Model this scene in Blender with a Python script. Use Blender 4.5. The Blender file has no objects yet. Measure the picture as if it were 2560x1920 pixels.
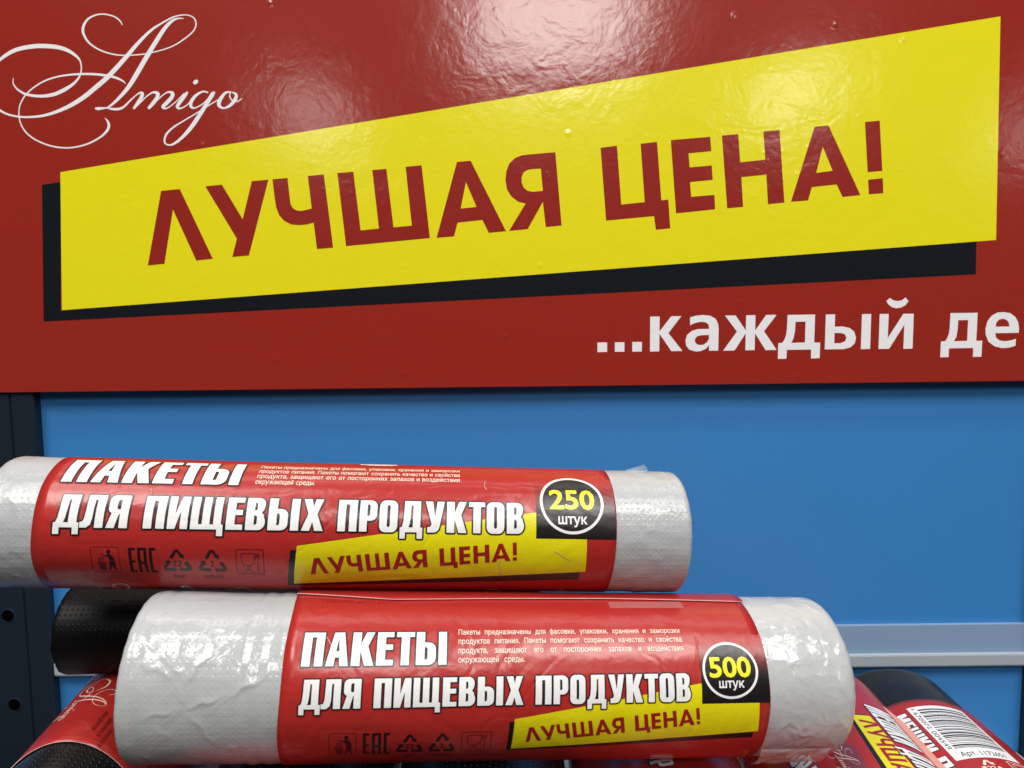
import bpy, bmesh, math, random
import numpy as np
from mathutils import Vector, Matrix, noise
from mathutils.geometry import tessellate_polygon, delaunay_2d_cdt

scene = bpy.context.scene
random.seed(7)
W, H, F = 2560, 1920, 1780.0
PITCH, ROLL = math.radians(4.9), math.radians(-0.63)

# ------------------------------------------------------------------ camera
_fwd = Vector((0, math.cos(PITCH), -math.sin(PITCH)))
_up0 = Vector((0, math.sin(PITCH), math.cos(PITCH)))
_r0 = Vector((1, 0, 0))
RGT = _r0 * math.cos(ROLL) + _up0 * math.sin(ROLL)
UP = -_r0 * math.sin(ROLL) + _up0 * math.cos(ROLL)
cam_d = bpy.data.cameras.new('camera')
cam = bpy.data.objects.new('camera', cam_d)
scene.collection.objects.link(cam)
M = Matrix((RGT, UP, -_fwd)).transposed()
cam.matrix_world = M.to_4x4()
cam_d.sensor_width = 36.0
cam_d.lens = 36.0 * F / W
cam_d.clip_start = 0.01
cam_d.clip_end = 50
cam_d.dof.use_dof = True
cam_d.dof.focus_distance = 0.35
cam_d.dof.aperture_fstop = 20
scene.camera = cam

# ------------------------------------------------------------------ world and light (an indoor shop: ceiling lamps, dim surroundings)
world = bpy.data.worlds.new('World')
scene.world = world
world.use_nodes = True
bg = world.node_tree.nodes['Background']
bg.inputs[0].default_value = (0.95, 0.97, 1.0, 1)
bg.inputs[1].default_value = 0.025
scene.view_settings.view_transform = 'Standard'
scene.view_settings.look = 'None'
scene.view_settings.exposure = 0.06

def ray(px, py):
    d = _fwd * F + RGT * (px - W / 2) - UP * (py - H / 2)
    return d.normalized()

def level(p):
    """turns a point about the line of sight to the camera's true level"""
    t = 2 * ROLL
    p = Vector(p)
    return Matrix.Rotation(-t, 3, _fwd) @ p

def at_y(px, py, y):
    d = ray(px, py)
    return d * (y / d.y)

# sign plane: leans back a little
SIGN_T = math.radians(3.7)
SIGN_P = Vector((0, 0.4475, -0.04))
SIGN_UP = Vector((0, math.sin(SIGN_T), math.cos(SIGN_T)))
SIGN_N = Vector((0, -math.cos(SIGN_T), math.sin(SIGN_T)))     # towards the viewer

def at_sign(px, py):
    d = ray(px, py)
    return d * (SIGN_P.dot(SIGN_N) / d.dot(SIGN_N))

def lamp(px, py, zc, sx, sy, power, col=(1, 0.96, 0.91)):
    """ceiling lamp whose mirror image the glossy sign shows at that place"""
    p = at_sign(px, py)
    d = ray(px, py)
    r = d - SIGN_N * 2 * d.dot(SIGN_N)
    q = p + r * ((zc - p.z) / r.z)
    return lamp_at(q, sx, sy, power, col)

def lamp_at(q, sx, sy, power, col=(1, 0.96, 0.91), name='ceiling_lamp', aim=None):
    ld = bpy.data.lights.new(name, 'AREA')
    ld.shape = 'RECTANGLE'
    ld.size, ld.size_y = sx, sy
    ld.energy = power
    ld.color = col
    o = bpy.data.objects.new(name, ld)
    o.location = q
    if aim is not None:
        o.rotation_euler = (Vector(aim) - Vector(q)).to_track_quat('-Z', 'Y').to_euler()
    scene.collection.objects.link(o)
    return o

lamp(1385, 50, 1.7, 0.72, 0.8, 34)
lamp(780, 290, 1.7, 0.34, 0.55, 7)
lamp(1975, 245, 1.7, 0.30, 0.5, 8)
lamp(2650, 310, 1.7, 0.45, 0.6, 9)
lamp_at((-0.95, -0.85, 1.7), 1.0, 0.8, 35)
lamp_at((0.95, -0.85, 1.7), 1.0, 0.8, 35)
lamp_at((-0.75, -0.1, 1.7), 1.1, 0.2, 8)
lamp_at((0.9, -0.1, 1.7), 1.1, 0.2, 8)
lamp_at((-0.6, 0.75, 1.8), 1.2, 0.25, 4)
lamp_at((0.7, 0.75, 1.8), 1.2, 0.25, 4)

# ------------------------------------------------------------------ materials
def new_mat(name):
    m = bpy.data.materials.new(name)
    m.use_nodes = True
    nt = m.node_tree
    b = nt.nodes['Principled BSDF']
    return m, nt, b

def math_node(nt, op, a, b=None, c=None):
    n = nt.nodes.new('ShaderNodeMath'); n.operation = op
    for i, v in enumerate((a, b, c)):
        if v is None: continue
        if hasattr(v, 'links') or hasattr(v, 'is_linked'): nt.links.new(v, n.inputs[i])
        else: n.inputs[i].default_value = v
    return n.outputs[0]

def noise_tex(nt, vec, scale, detail=2, rough=0.5, dist=0):
    n = nt.nodes.new('ShaderNodeTexNoise')
    n.inputs['Scale'].default_value = scale
    n.inputs['Detail'].default_value = detail
    n.inputs['Roughness'].default_value = rough
    n.inputs['Distortion'].default_value = dist
    nt.links.new(vec, n.inputs['Vector'])
    return n.outputs['Fac']

def add_bump(nt, b, height, strength, distance, normal=None):
    n = nt.nodes.new('ShaderNodeBump')
    n.inputs['Strength'].default_value = strength
    n.inputs['Distance'].default_value = distance
    nt.links.new(height, n.inputs['Height'])
    if normal is not None: nt.links.new(normal, n.inputs['Normal'])
    nt.links.new(n.outputs['Normal'], b.inputs['Normal'])
    return n.outputs['Normal']

_cache = {}
def sign_mat(name, col, rough=0.16):
    """glossy laminated print: fine orange peel, broader ripples, sparse air bubbles"""
    m, nt, b = new_mat(name)
    b.inputs['Base Color'].default_value = (*col, 1)
    b.inputs['Roughness'].default_value = rough
    geo = nt.nodes.new('ShaderNodeNewGeometry').outputs['Position']
    h1 = noise_tex(nt, geo, 260, 3, 0.6)
    h2 = math_node(nt, 'MULTIPLY', noise_tex(nt, geo, 55, 3, 0.55, 0.6), math_node(nt, 'ADD', math_node(nt, 'MULTIPLY', noise_tex(nt, geo, 9, 2), 2.4), -0.2))
    vor = nt.nodes.new('ShaderNodeTexVoronoi')
    vor.inputs['Scale'].default_value = 48
    nt.links.new(geo, vor.inputs['Vector'])
    bub = math_node(nt, 'SUBTRACT', 1.0, math_node(nt, 'MULTIPLY', vor.outputs['Distance'], 6.5))
    bub = math_node(nt, 'MAXIMUM', bub, 0.0)
    bub = math_node(nt, 'POWER', bub, 1.6)
    sep = nt.nodes.new('ShaderNodeSeparateColor')
    nt.links.new(vor.outputs['Color'], sep.inputs[0])
    keep = math_node(nt, 'GREATER_THAN', sep.outputs[0], 0.62)
    bub = math_node(nt, 'MULTIPLY', bub, keep)
    v2 = nt.nodes.new('ShaderNodeTexVoronoi'); v2.inputs['Scale'].default_value = 120
    nt.links.new(geo, v2.inputs['Vector'])
    b2 = math_node(nt, 'MAXIMUM', math_node(nt, 'SUBTRACT', 1.0, math_node(nt, 'MULTIPLY', v2.outputs['Distance'], 4.5)), 0.0)
    s2_ = nt.nodes.new('ShaderNodeSeparateColor'); nt.links.new(v2.outputs['Color'], s2_.inputs[0])
    b2 = math_node(nt, 'MULTIPLY', math_node(nt, 'MULTIPLY', b2, math_node(nt, 'GREATER_THAN', s2_.outputs[1], 0.6)), math_node(nt, 'GREATER_THAN', noise_tex(nt, geo, 14, 1), 0.54))
    bub = math_node(nt, 'ADD', bub, math_node(nt, 'MULTIPLY', b2, 0.22))
    n1 = nt.nodes.new('ShaderNodeBump'); n1.inputs['Strength'].default_value = 1
    n1.inputs['Distance'].default_value = 0.00006; nt.links.new(h1, n1.inputs['Height'])
    n2 = nt.nodes.new('ShaderNodeBump'); n2.inputs['Strength'].default_value = 1
    n2.inputs['Distance'].default_value = 0.00022; nt.links.new(h2, n2.inputs['Height'])
    nt.links.new(n1.outputs[0], n2.inputs['Normal'])
    n3 = nt.nodes.new('ShaderNodeBump'); n3.inputs['Strength'].default_value = 1
    n3.inputs['Distance'].default_value = 0.00030; nt.links.new(bub, n3.inputs['Height'])
    nt.links.new(n2.outputs[0], n3.inputs['Normal'])
    nt.links.new(n3.outputs[0], b.inputs['Normal'])
    return m

def paper_mat(name, col, rough=0.3, fade=None, spec=0.5, mottle=0.06):
    """coated label paper. fade=(v0, v1, colour): printed blend along the label's height (UV y, in metres)"""
    m, nt, b = new_mat(name)
    b.inputs['Roughness'].default_value = rough
    b.inputs['Specular IOR Level'].default_value = spec
    geo = nt.nodes.new('ShaderNodeNewGeometry').outputs['Position']
    mx = nt.nodes.new('ShaderNodeMix'); mx.data_type = 'RGBA'
    f = noise_tex(nt, geo, 900, 2)
    nt.links.new(f, mx.inputs[0])
    mx.inputs[6].default_value = (*[c * (1 - mottle) for c in col], 1)
    mx.inputs[7].default_value = (*[min(1, c * (1 + mottle)) for c in col], 1)
    out = mx.outputs[2]
    if fade:
        uv = nt.nodes.new('ShaderNodeUVMap')
        sp = nt.nodes.new('ShaderNodeSeparateXYZ'); nt.links.new(uv.outputs[0], sp.inputs[0])
        mr = nt.nodes.new('ShaderNodeMapRange'); mr.interpolation_type = 'SMOOTHSTEP'
        nt.links.new(sp.outputs[1], mr.inputs[0])
        mr.inputs[1].default_value, mr.inputs[2].default_value = fade[0], fade[1]
        m2 = nt.nodes.new('ShaderNodeMix'); m2.data_type = 'RGBA'
        nt.links.new(mr.outputs[0], m2.inputs[0]); nt.links.new(out, m2.inputs[6])
        m2.inputs[7].default_value = (*fade[2], 1)
        out = m2.outputs[2]
    nt.links.new(out, b.inputs['Base Color'])
    h = noise_tex(nt, geo, 70, 3, 0.5, 0.3)
    nn = add_bump(nt, b, h, 1, 0.0006)
    fold = math_node(nt, 'MINIMUM', math_node(nt, 'ABSOLUTE', math_node(nt, 'SUBTRACT', noise_tex(nt, geo, 17, 2, 0.45, 0.8), 0.5)), 0.03)
    add_bump(nt, b, fold, 1, 0.003, nn)
    return m

def film_mat(name, col,  rough=0.22, dots=0.0023, depth=0.00012, sss=0.15, fine=0.0002, coat=0.0, pits=False, crease=0.0, spec=0.5):
    """thin embossed polyethylene: staggered little dots pressed into it (UV in metres)"""
    m, nt, b = new_mat(name)
    b.inputs['Roughness'].default_value = rough
    b.inputs['Subsurface Weight'].default_value = sss
    b.inputs['Specular IOR Level'].default_value = spec
    b.inputs['Subsurface Radius'].default_value = (0.006, 0.006, 0.006)
    b.inputs['Coat Weight'].default_value = coat
    uv = nt.nodes.new('ShaderNodeUVMap').outputs[0]
    sp = nt.nodes.new('ShaderNodeSeparateXYZ'); nt.links.new(uv, sp.inputs[0])
    k = 2 * math.pi / dots
    a = math_node(nt, 'ADD', sp.outputs[0], sp.outputs[1])
    c = math_node(nt, 'SUBTRACT', sp.outputs[0], sp.outputs[1])
    s1 = math_node(nt, 'SINE', math_node(nt, 'MULTIPLY', a, k * 0.5))
    s2 = math_node(nt, 'SINE', math_node(nt, 'MULTIPLY', c, k * 0.5))
    d = math_node(nt, 'MULTIPLY', s1, s2)
    d = math_node(nt, 'MAXIMUM', math_node(nt, 'SUBTRACT', d, 0.45), 0.0)
    geo = nt.nodes.new('ShaderNodeNewGeometry').outputs['Position']
    h2 = noise_tex(nt, geo, 420, 4, 0.6, 0.5)
    n1 = nt.nodes.new('ShaderNodeBump'); n1.inputs['Distance'].default_value = depth * 3
    n1.invert = pits
    nt.links.new(d, n1.inputs['Height'])
    n2 = nt.nodes.new('ShaderNodeBump'); n2.inputs['Distance'].default_value = fine
    nt.links.new(h2, n2.inputs['Height']); nt.links.new(n1.outputs[0], n2.inputs['Normal'])
    last = n2.outputs[0]
    if crease:                                   # sharp little folds
        for sc_, k_ in ((38, 1.0), (95, 0.45)):
            nz = noise_tex(nt, geo, sc_, 1.5, 0.4, 1.6)
            ab = math_node(nt, 'ABSOLUTE', math_node(nt, 'SUBTRACT', nz, 0.5))
            ab = math_node(nt, 'MINIMUM', ab, 0.16)
            nb = nt.nodes.new('ShaderNodeBump'); nb.inputs['Distance'].default_value = crease * k_ * 5
            nb.invert = True
            nt.links.new(ab, nb.inputs['Height']); nt.links.new(last, nb.inputs['Normal'])
            last = nb.outputs[0]
    nt.links.new(last, b.inputs['Normal'])
    big = noise_tex(nt, geo, 60, 3)
    mx = nt.nodes.new('ShaderNodeMix'); mx.data_type = 'RGBA'
    nt.links.new(big, mx.inputs[0])
    mx.inputs[6].default_value = (*[x * 0.9 for x in col], 1)
    mx.inputs[7].default_value = (*col, 1)
    nt.links.new(mx.outputs[2], b.inputs['Base Color'])
    return m

def clear_mat(name, alpha=0.35, col=(0.85, 0.87, 0.88)):
    m, nt, b = new_mat(name)
    b.inputs['Base Color'].default_value = (*col, 1)
    b.inputs['Roughness'].default_value = 0.18
    b.inputs['Alpha'].default_value = alpha
    geo = nt.nodes.new('ShaderNodeNewGeometry').outputs['Position']
    add_bump(nt, b, noise_tex(nt, geo, 160, 3), 1, 0.0012)
    return m

def paint_mat(name, col, rough=0.4, bump=0.00004, var=0.05):
    m, nt, b = new_mat(name)
    b.inputs['Roughness'].default_value = rough
    geo = nt.nodes.new('ShaderNodeNewGeometry').outputs['Position']
    mx = nt.nodes.new('ShaderNodeMix'); mx.data_type = 'RGBA'
    nt.links.new(noise_tex(nt, geo, 9, 4), mx.inputs[0])
    mx.inputs[6].default_value = (*[c * (1 - var) for c in col], 1)
    mx.inputs[7].default_value = (*[c * (1 + var) for c in col], 1)
    nt.links.new(mx.outputs[2], b.inputs['Base Color'])
    add_bump(nt, b, noise_tex(nt, geo, 700, 2), 1, bump)
    return m

def lin(r, g, b):
    f = lambda c: (c / 255 / 12.92) if c / 255 <= 0.04045 else ((c / 255 + 0.055) / 1.055) ** 2.4
    return (f(r), f(g), f(b))

SRED, SYEL, SBLK, SWHT = (0.285, 0.022, 0.014), (0.76, 0.70, 0.012), (0.008, 0.010, 0.014), (0.80, 0.81, 0.85)
M_sred = sign_mat('sign_red_print', SRED)
M_syel = sign_mat('sign_yellow_print', SYEL)
M_sblk = sign_mat('sign_black_print', SBLK)
M_swht = sign_mat('sign_white_print', SWHT)
M_sletter = sign_mat('sign_dark_red_print', (0.27, 0.02, 0.015))
M_red = paper_mat('label_red', (0.385, 0.023, 0.020), 0.26)
M_white = paper_mat('label_white', (0.78, 0.79, 0.80), 0.32)
M_black = paper_mat('label_black', (0.010, 0.008, 0.008), 0.3)
M_yellow = paper_mat('label_yellow', (0.70, 0.64, 0.006), 0.3)
M_dred = paper_mat('label_dark_red', (0.30, 0.012, 0.012), 0.3)
M_mark = paper_mat('label_mark_black', (0.022, 0.006, 0.006), 0.3)
M_thin = paper_mat('label_mark_maroon', (0.075, 0.006, 0.006), 0.3)
M_digit = paper_mat('label_digit_yellow', (0.80, 0.76, 0.02), 0.3)
M_cream = paper_mat('label_cream', (0.80, 0.68, 0.58), 0.35)
M_edge = paper_mat('paper_edge', (0.75, 0.62, 0.58), 0.6)
M_pinkback = paper_mat('paper_back', (0.62, 0.30, 0.26), 0.6)
M_purple = paper_mat('label_purple', (0.20, 0.045, 0.07), 0.3)
M_film = film_mat('white_film', (0.47, 0.49, 0.505), 0.16, 0.0026, 0.00003, pits=True, sss=0.6, fine=0.00006, crease=0.00005, spec=.6)
M_film_fine = film_mat('white_film_fine', (0.46, 0.48, 0.50), 0.17, 0.0025, 0.00004, sss=0.6, fine=0.00014, crease=0.00006)
M_film_crumple = film_mat('white_film_crumpled', (0.50, 0.52, 0.54), 0.15, 0.0030, 0.0, sss=0.6, fine=0.00005, crease=0.00012, spec=.7)
M_bfilm = film_mat('black_film', (0.005, 0.005, 0.006), 0.40, 0.0025, 0.00007, sss=0, fine=0.0001, spec=.12)
M_bfilm2 = film_mat('black_film_ribbed', (0.010, 0.010, 0.010), 0.28, 0.0027, 0.0005, sss=0, fine=0.0001, spec=.4)
M_clear = clear_mat('clear_film', 0.35)
M_milky = clear_mat('milky_film', 0.62)
M_tape = clear_mat('clear_tape', 0.12)
M_blue = paint_mat('blue_panel_paint', (0.038, 0.215, 0.55), 0.42, var=0.03)
M_post = paint_mat('dark_post_paint', (0.008, 0.016, 0.027), 0.42)
M_hole_shade = paint_mat('hole_shade_black', (0.002, 0.002, 0.002), 0.9)  # flat black that stands for the shade inside the post holes
M_hole_shade.node_tree.nodes['Principled BSDF'].inputs['Specular IOR Level'].default_value = 0
M_rail = paint_mat('pale_rail_paint', (0.36, 0.42, 0.48), 0.4)
M_rail2 = paint_mat('pale_blue_rail', (0.22, 0.33, 0.50), 0.4)  # bluer, darker tone for the rail's upper strip
M_shelf = paint_mat('shelf_paint', (0.35, 0.37, 0.40), 0.45)
M_core = paint_mat('cardboard', (0.35, 0.25, 0.16), 0.8)

# ------------------------------------------------------------------ object helpers
def thing(name, label, cat, loc=(0, 0, 0), group=None):
    o = bpy.data.objects.new(name, None)
    o.empty_display_size = 0.02
    scene.collection.objects.link(o)
    o.location = loc
    o['label'] = label; o['category'] = cat
    if group: o['group'] = group
    return o

def world_loc(o):
    v = Vector(o.location)
    p = o.parent
    while p is not None:
        v = v + Vector(p.location); p = p.parent
    return v

def link_mesh(name, verts, faces, mats, parent=None, uvs=None, normals=None, smooth=True, midx=None):
    """verts in world coordinates; the parent's location is taken off"""
    off = world_loc(parent) if parent is not None else Vector((0, 0, 0))
    me = bpy.data.meshes.new(name)
    me.from_pydata([Vector(v) - off for v in verts], [], faces)
    if not isinstance(mats, (list, tuple)): mats = [mats]
    for m in mats: me.materials.append(m)
    if midx is not None: me.polygons.foreach_set('material_index', midx)
    if uvs is not None:
        l = me.uv_layers.new(name='UVMap')
        li = np.empty(len(me.loops), dtype=np.int32); me.loops.foreach_get('vertex_index', li)
        l.data.foreach_set('uv', np.asarray(uvs, dtype=np.float32)[li].ravel())
    if smooth: me.polygons.foreach_set('use_smooth', [True] * len(me.polygons))
    me.update()
    if normals is not None: me.normals_split_custom_set_from_vertices([tuple(n) for n in normals])
    o = bpy.data.objects.new(name, me)
    scene.collection.objects.link(o)
    if parent is not None: o.parent = parent
    return o

def box_bm(bm, lo, hi):
    r = bmesh.ops.create_cube(bm, size=1)
    for v in r['verts']:
        v.co = Vector([lo[i] + (v.co[i] + 0.5) * (hi[i] - lo[i]) for i in range(3)])
    return r['verts']

def bm_obj(name, bm, mat, parent=None, bevel=0.0, smooth=False):
    if bevel: bmesh.ops.bevel(bm, geom=list(bm.edges), offset=bevel, segments=2, affect='EDGES', profile=0.5)
    bmesh.ops.recalc_face_normals(bm, faces=bm.faces)
    me = bpy.data.meshes.new(name)
    off = world_loc(parent) if parent is not None else Vector((0, 0, 0))
    for v in bm.verts: v.co -= off
    bm.to_mesh(me); bm.free()
    me.materials.append(mat)
    if smooth: me.polygons.foreach_set('use_smooth', [True] * len(me.polygons))
    o = bpy.data.objects.new(name, me)
    scene.collection.objects.link(o)
    if parent is not None: o.parent = parent
    return o

# ------------------------------------------------------------------ flat shapes: a shape is a list of (contours, layer), contours[0] outer, the rest holes
def area(p): return 0.5 * sum(p[i - 1][0] * p[i][1] - p[i][0] * p[i - 1][1] for i in range(len(p)))
def orient(cs):
    out = []
    for i, c in enumerate(cs):
        a = area(c)
        if (i == 0 and a < 0) or (i > 0 and a > 0): c = list(reversed(c))
        out.append(list(c))
    return out

def offset_contour(c, t, lim=1.5):
    n = len(c); res = []
    for i in range(n):
        p0, p1, p2 = Vector(c[i - 1]), Vector(c[i]), Vector(c[(i + 1) % n])
        d1, d2 = (p1 - p0), (p2 - p1)
        if d1.length < 1e-9 or d2.length < 1e-9: res.append(tuple(p1)); continue
        d1.normalize(); d2.normalize()
        n1, n2 = Vector((d1.y, -d1.x)), Vector((d2.y, -d2.x))
        b = n1 + n2
        if b.length < 1e-6: b = n1.copy()
        b.normalize()
        cross = d1.x * d2.y - d1.y * d2.x
        k = 1 / max(b.dot(n1), 0.2)
        if cross * t > 0 and k > 1.12:           # convex corner: rounded off
            k2 = 1.0
            for w in (0.0, 0.5, 1.0):
                nn = (n1 * (1 - w) + n2 * w)
                if nn.length < 1e-6: nn = b.copy()
                nn.normalize(); res.append(tuple(p1 + nn * t * 1.03))
        else:
            res.append(tuple(p1 + b * t * min(k, lim)))
    return res

def offset_shape(cs, t):
    cs = orient(cs); out = [offset_contour(cs[0], t)]
    for c in cs[1:]:
        w = max(p[0] for p in c) - min(p[0] for p in c)
        if w > 2.3 * t: out.append(offset_contour(c, t))      # a counter narrower than the outline closes up
    return out

def tri_shape(cs):
    """triangles of a contour with holes (constrained Delaunay, tolerant of overlaps)"""
    return tri_loops(orient(cs))

def tri_loops(cs, nz=False):
    pts = []; ed = []
    sc_ = max([max(abs(x), abs(y)) for c in cs for x, y in c] + [1e-9])
    for c in cs:
        b = len(pts); n = len(c)
        pts += [Vector((x / sc_, y / sc_)) for x, y in c]
        ed += [(b + i, b + (i + 1) % n) for i in range(n)]
    v, e, f, *_ = delaunay_2d_cdt(pts, ed, [], 1, 1e-7)
    X = np.array([[p.x, p.y] for p in v]); T = np.array([list(t) for t in f])
    if not len(T): return [], []
    C = X[T].mean(1)
    wn = np.zeros(len(C), int)                    # winding number of every triangle's middle
    for a, b in ed:
        (x0, y0), (x1, y1) = pts[a], pts[b]
        side = (x1 - x0) * (C[:, 1] - y0) - (C[:, 0] - x0) * (y1 - y0)
        wn += ((y0 <= C[:, 1]) & (y1 > C[:, 1]) & (side > 0)).astype(int)
        wn -= ((y0 > C[:, 1]) & (y1 <= C[:, 1]) & (side < 0)).astype(int)
    return [(p.x * sc_, p.y * sc_) for p in v], [tuple(int(i) for i in t) for t in T[(wn != 0) if nz else (wn > 0)]]

class Flat:
    """collects 2-D triangles with a small height each"""
    def __init__(s): s.v = []; s.f = []
    def shape(s, cs, h=0.0, fn=None):
        pts, tris = tri_shape(cs)
        b = len(s.v)
        for p in pts:
            q = fn(p) if fn else p
            s.v.append((q[0], q[1], h))
        s.f += [tuple(b + i for i in t) for t in tris]
        return s
    def poly(s, pts, h=0.0, fn=None): return s.shape([pts], h, fn)
    def rect(s, x0, y0, x1, y1, h=0.0): return s.shape([[(x0, y0), (x1, y0), (x1, y1), (x0, y1)]], h)
    def tris(s, v, f, h=0.0):
        b = len(s.v)
        s.v += [(x, y, h) for x, y in v]; s.f += [tuple(b + i for i in t) for t in f]
        return s
    def ribbon(s, pts, h=0.0, dh=0.0, fn=None, sub=6):
        """pts (x, y, width): a pen stroke; the height rises along it so that it may cross itself"""
        P = [np.array(p, float) for p in pts]
        P = [2 * P[0] - P[1]] + P + [2 * P[-1] - P[-2]]
        c = []
        for i in range(1, len(P) - 2):
            for k in range(sub):
                t = k / sub
                a, b_, d, e = P[i - 1], P[i], P[i + 1], P[i + 2]
                c.append(0.5 * ((2 * b_) + (-a + d) * t + (2 * a - 5 * b_ + 4 * d - e) * t * t + (-a + 3 * b_ - 3 * d + e) * t ** 3))
        c.append(P[-2])
        b0 = len(s.v); n = len(c)
        for i in range(n):
            d = c[min(i + 1, n - 1)][:2] - c[max(i - 1, 0)][:2]
            l = np.hypot(*d) or 1
            nx, ny = -d[1] / l, d[0] / l
            w = max(c[i][2], 0.02 * max(q[2] for q in pts)) / 2
            for sg in (1, -1):
                p = (c[i][0] + sg * nx * w, c[i][1] + sg * ny * w)
                q = fn(p) if fn else p
                s.v.append((q[0], q[1], h + dh * i / n))
        for i in range(n - 1):
            k = b0 + 2 * i
            s.f += [(k, k + 1, k + 3), (k, k + 3, k + 2)]
        return s
    def xf(s, fn):
        s.v = [(*fn((x, y)), h) for x, y, h in s.v]
        return s

def arc(cx, cy, rx, ry, a0, a1, n=6):
    return [(cx + rx * math.cos(math.radians(a0 + (a1 - a0) * i / n)), cy + ry * math.sin(math.radians(a0 + (a1 - a0) * i / n))) for i in range(n + 1)]
def rrect(x0, y0, x1, y1, r, n=4):
    return arc(x1 - r, y1 - r, r, r, 0, 90, n) + arc(x0 + r, y1 - r, r, r, 90, 180, n) + arc(x0 + r, y0 + r, r, r, 180, 270, n) + arc(x1 - r, y0 + r, r, r, 270, 360, n)

# heavy condensed capitals of the labels, cap height 1
def heavy(ch):
    if ch == 'П': return [[[(0, 0), (0, 1), (.62, 1), (.62, 0), (.37, 0), (.37, .85), (.25, .85), (.25, 0)]]], .62
    if ch == 'А': return [[[(0, 0), (.19, 1), (.49, 1), (.66, 0), (.41, 0), (.385, .24), (.265, .24), (.24, 0)], [(.285, .42), (.375, .42), (.335, .83)]]], .66
    if ch == 'К': return [[[(0, 0), (0, 1), (.26, 1), (.26, .62), (.41, 1), (.66, 1), (.48, .56), (.67, 0), (.40, 0), (.26, .42), (.26, 0)]]], .66
    if ch == 'Е': return [[[(0, 0), (0, 1), (.5, 1), (.5, .84), (.26, .84), (.26, .61), (.48, .61), (.48, .45), (.26, .45), (.26, .16), (.5, .16), (.5, 0)]]], .5
    if ch == 'Т': return [[[(0, .84), (0, 1), (.55, 1), (.55, .84), (.40, .84), (.40, 0), (.15, 0), (.15, .84)]]], .55
    if ch == 'Ь': return [[[(0, 0), (0, 1), (.26, 1), (.26, .66)] + arc(.38, .46, .22, .20, 90, 0) + arc(.38, .20, .22, .20, 0, -90), [(.26, .15), (.26, .52)] + arc(.29, .46, .06, .06, 90, 0, 3) + arc(.29, .21, .06, .06, 0, -90, 3)]], .6
    if ch == '|': return [[[(0, 0), (0, 1), (.25, 1), (.25, 0)]]], .25
    if ch == 'Д': return [[[(0, -.2), (0, .15), (.06, .15), (.11, .3), (.13, .55), (.14, 1), (.68, 1), (.68, .15), (.75, .15), (.75, -.2), (.57, -.2), (.57, 0), (.18, 0), (.18, -.2)], [(.29, .15), (.43, .15), (.43, .85), (.37, .85), (.355, .5), (.33, .28)]]], .75
    if ch == 'Л': return [[[(-.06, 0), (-.06, .17), (.02, .18), (.06, .27), (.08, .5), (.09, 1), (.63, 1), (.63, 0), (.38, 0), (.38, .85), (.31, .85), (.30, .3), (.26, .1), (.14, 0)]]], .63
    if ch == 'Я': return [[[(.64, 0), (.64, 1), (.22, 1)] + arc(.2, .83, .17, .17, 90, 180) + arc(.2, .58, .17, .14, 180, 250, 4) + [(.0, 0), (.25, 0), (.36, .42), (.39, .42), (.39, 0)], [(.39, .56), (.39, .86)] + arc(.33, .80, .055, .06, 90, 180, 3) + arc(.33, .62, .055, .06, 180, 270, 3)]], .64
    if ch == 'И': return [[[(0, 0), (0, 1), (.22, 1), (.22, .45), (.37, 1), (.6, 1), (.6, 0), (.38, 0), (.38, .55), (.23, 0)]]], .6
    if ch in 'ЩШ':
        a = [(0, 0), (0, 1), (.23, 1), (.23, .15), (.34, .15), (.34, 1), (.57, 1), (.57, .15), (.68, .15), (.68, 1), (.91, 1)]
        return ([[a + [(.91, .15), (.97, .15), (.97, -.2), (.79, -.2), (.79, 0)]]], .97) if ch == 'Щ' else ([[a + [(.91, 0)]]], .91)
    if ch == 'В': return [[[(0, 0), (0, 1), (.36, 1)] + arc(.36, .79, .20, .21, 90, -15, 6) + [(.53, .62), (.47, .535), (.54, .46)] + arc(.38, .24, .21, .24, 38, -90, 7), [(.25, .15), (.25, .45)] + arc(.29, .39, .05, .05, 90, 0, 2) + arc(.29, .21, .05, .05, 0, -90, 2), [(.25, .60), (.25, .85)] + arc(.28, .80, .05, .05, 90, 0, 2) + arc(.28, .65, .05, .05, 0, -90, 2)]], .59
    if ch == 'Х': return [[[(0, 0), (.2, .52), (.03, 1), (.28, 1), (.34, .74), (.40, 1), (.64, 1), (.47, .52), (.67, 0), (.41, 0), (.335, .28), (.25, 0)]]], .67
    if ch == 'Р': return [[[(0, 0), (0, 1), (.36, 1)] + arc(.36, .81, .21, .19, 90, 0) + arc(.36, .53, .21, .19, 0, -90) + [(.25, .34), (.25, 0)], [(.25, .49), (.25, .86)] + arc(.29, .80, .05, .06, 90, 0, 3) + arc(.29, .55, .05, .06, 0, -90, 3)]], .57
    if ch == 'О': return [[rrect(0, -.01, .6, 1.01, .2, 6), rrect(.25, .15, .35, .85, .05, 4)]], .6
    if ch == 'У': return [[[(0, 1), (.25, 1), (.33, .48), (.40, 1), (.64, 1), (.50, .25), (.46, .10), (.38, .02), (.28, 0), (.08, 0), (.08, .17), (.18, .18), (.22, .26)]]], .64
    if ch == 'М': return [[[(0, 0), (0, 1), (.3, 1), (.4, .5), (.5, 1), (.8, 1), (.8, 0), (.57, 0), (.57, .6), (.46, 0), (.34, 0), (.23, .6), (.23, 0)]]], .8
    if ch == 'С': return [[[(.58, .62), (.58, .82)] + arc(.38, .82, .2, .19, 0, 90, 4) + arc(.2, .82, .2, .19, 90, 180, 4) + arc(.2, .18, .2, .19, 180, 270, 4) + arc(.38, .18, .2, .19, 270, 360, 4) + [(.58, .40), (.34, .40), (.34, .2), (.30, .15), (.25, .2), (.25, .8), (.30, .85), (.34, .8), (.34, .62)]]], .58
    return [], .4

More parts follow.
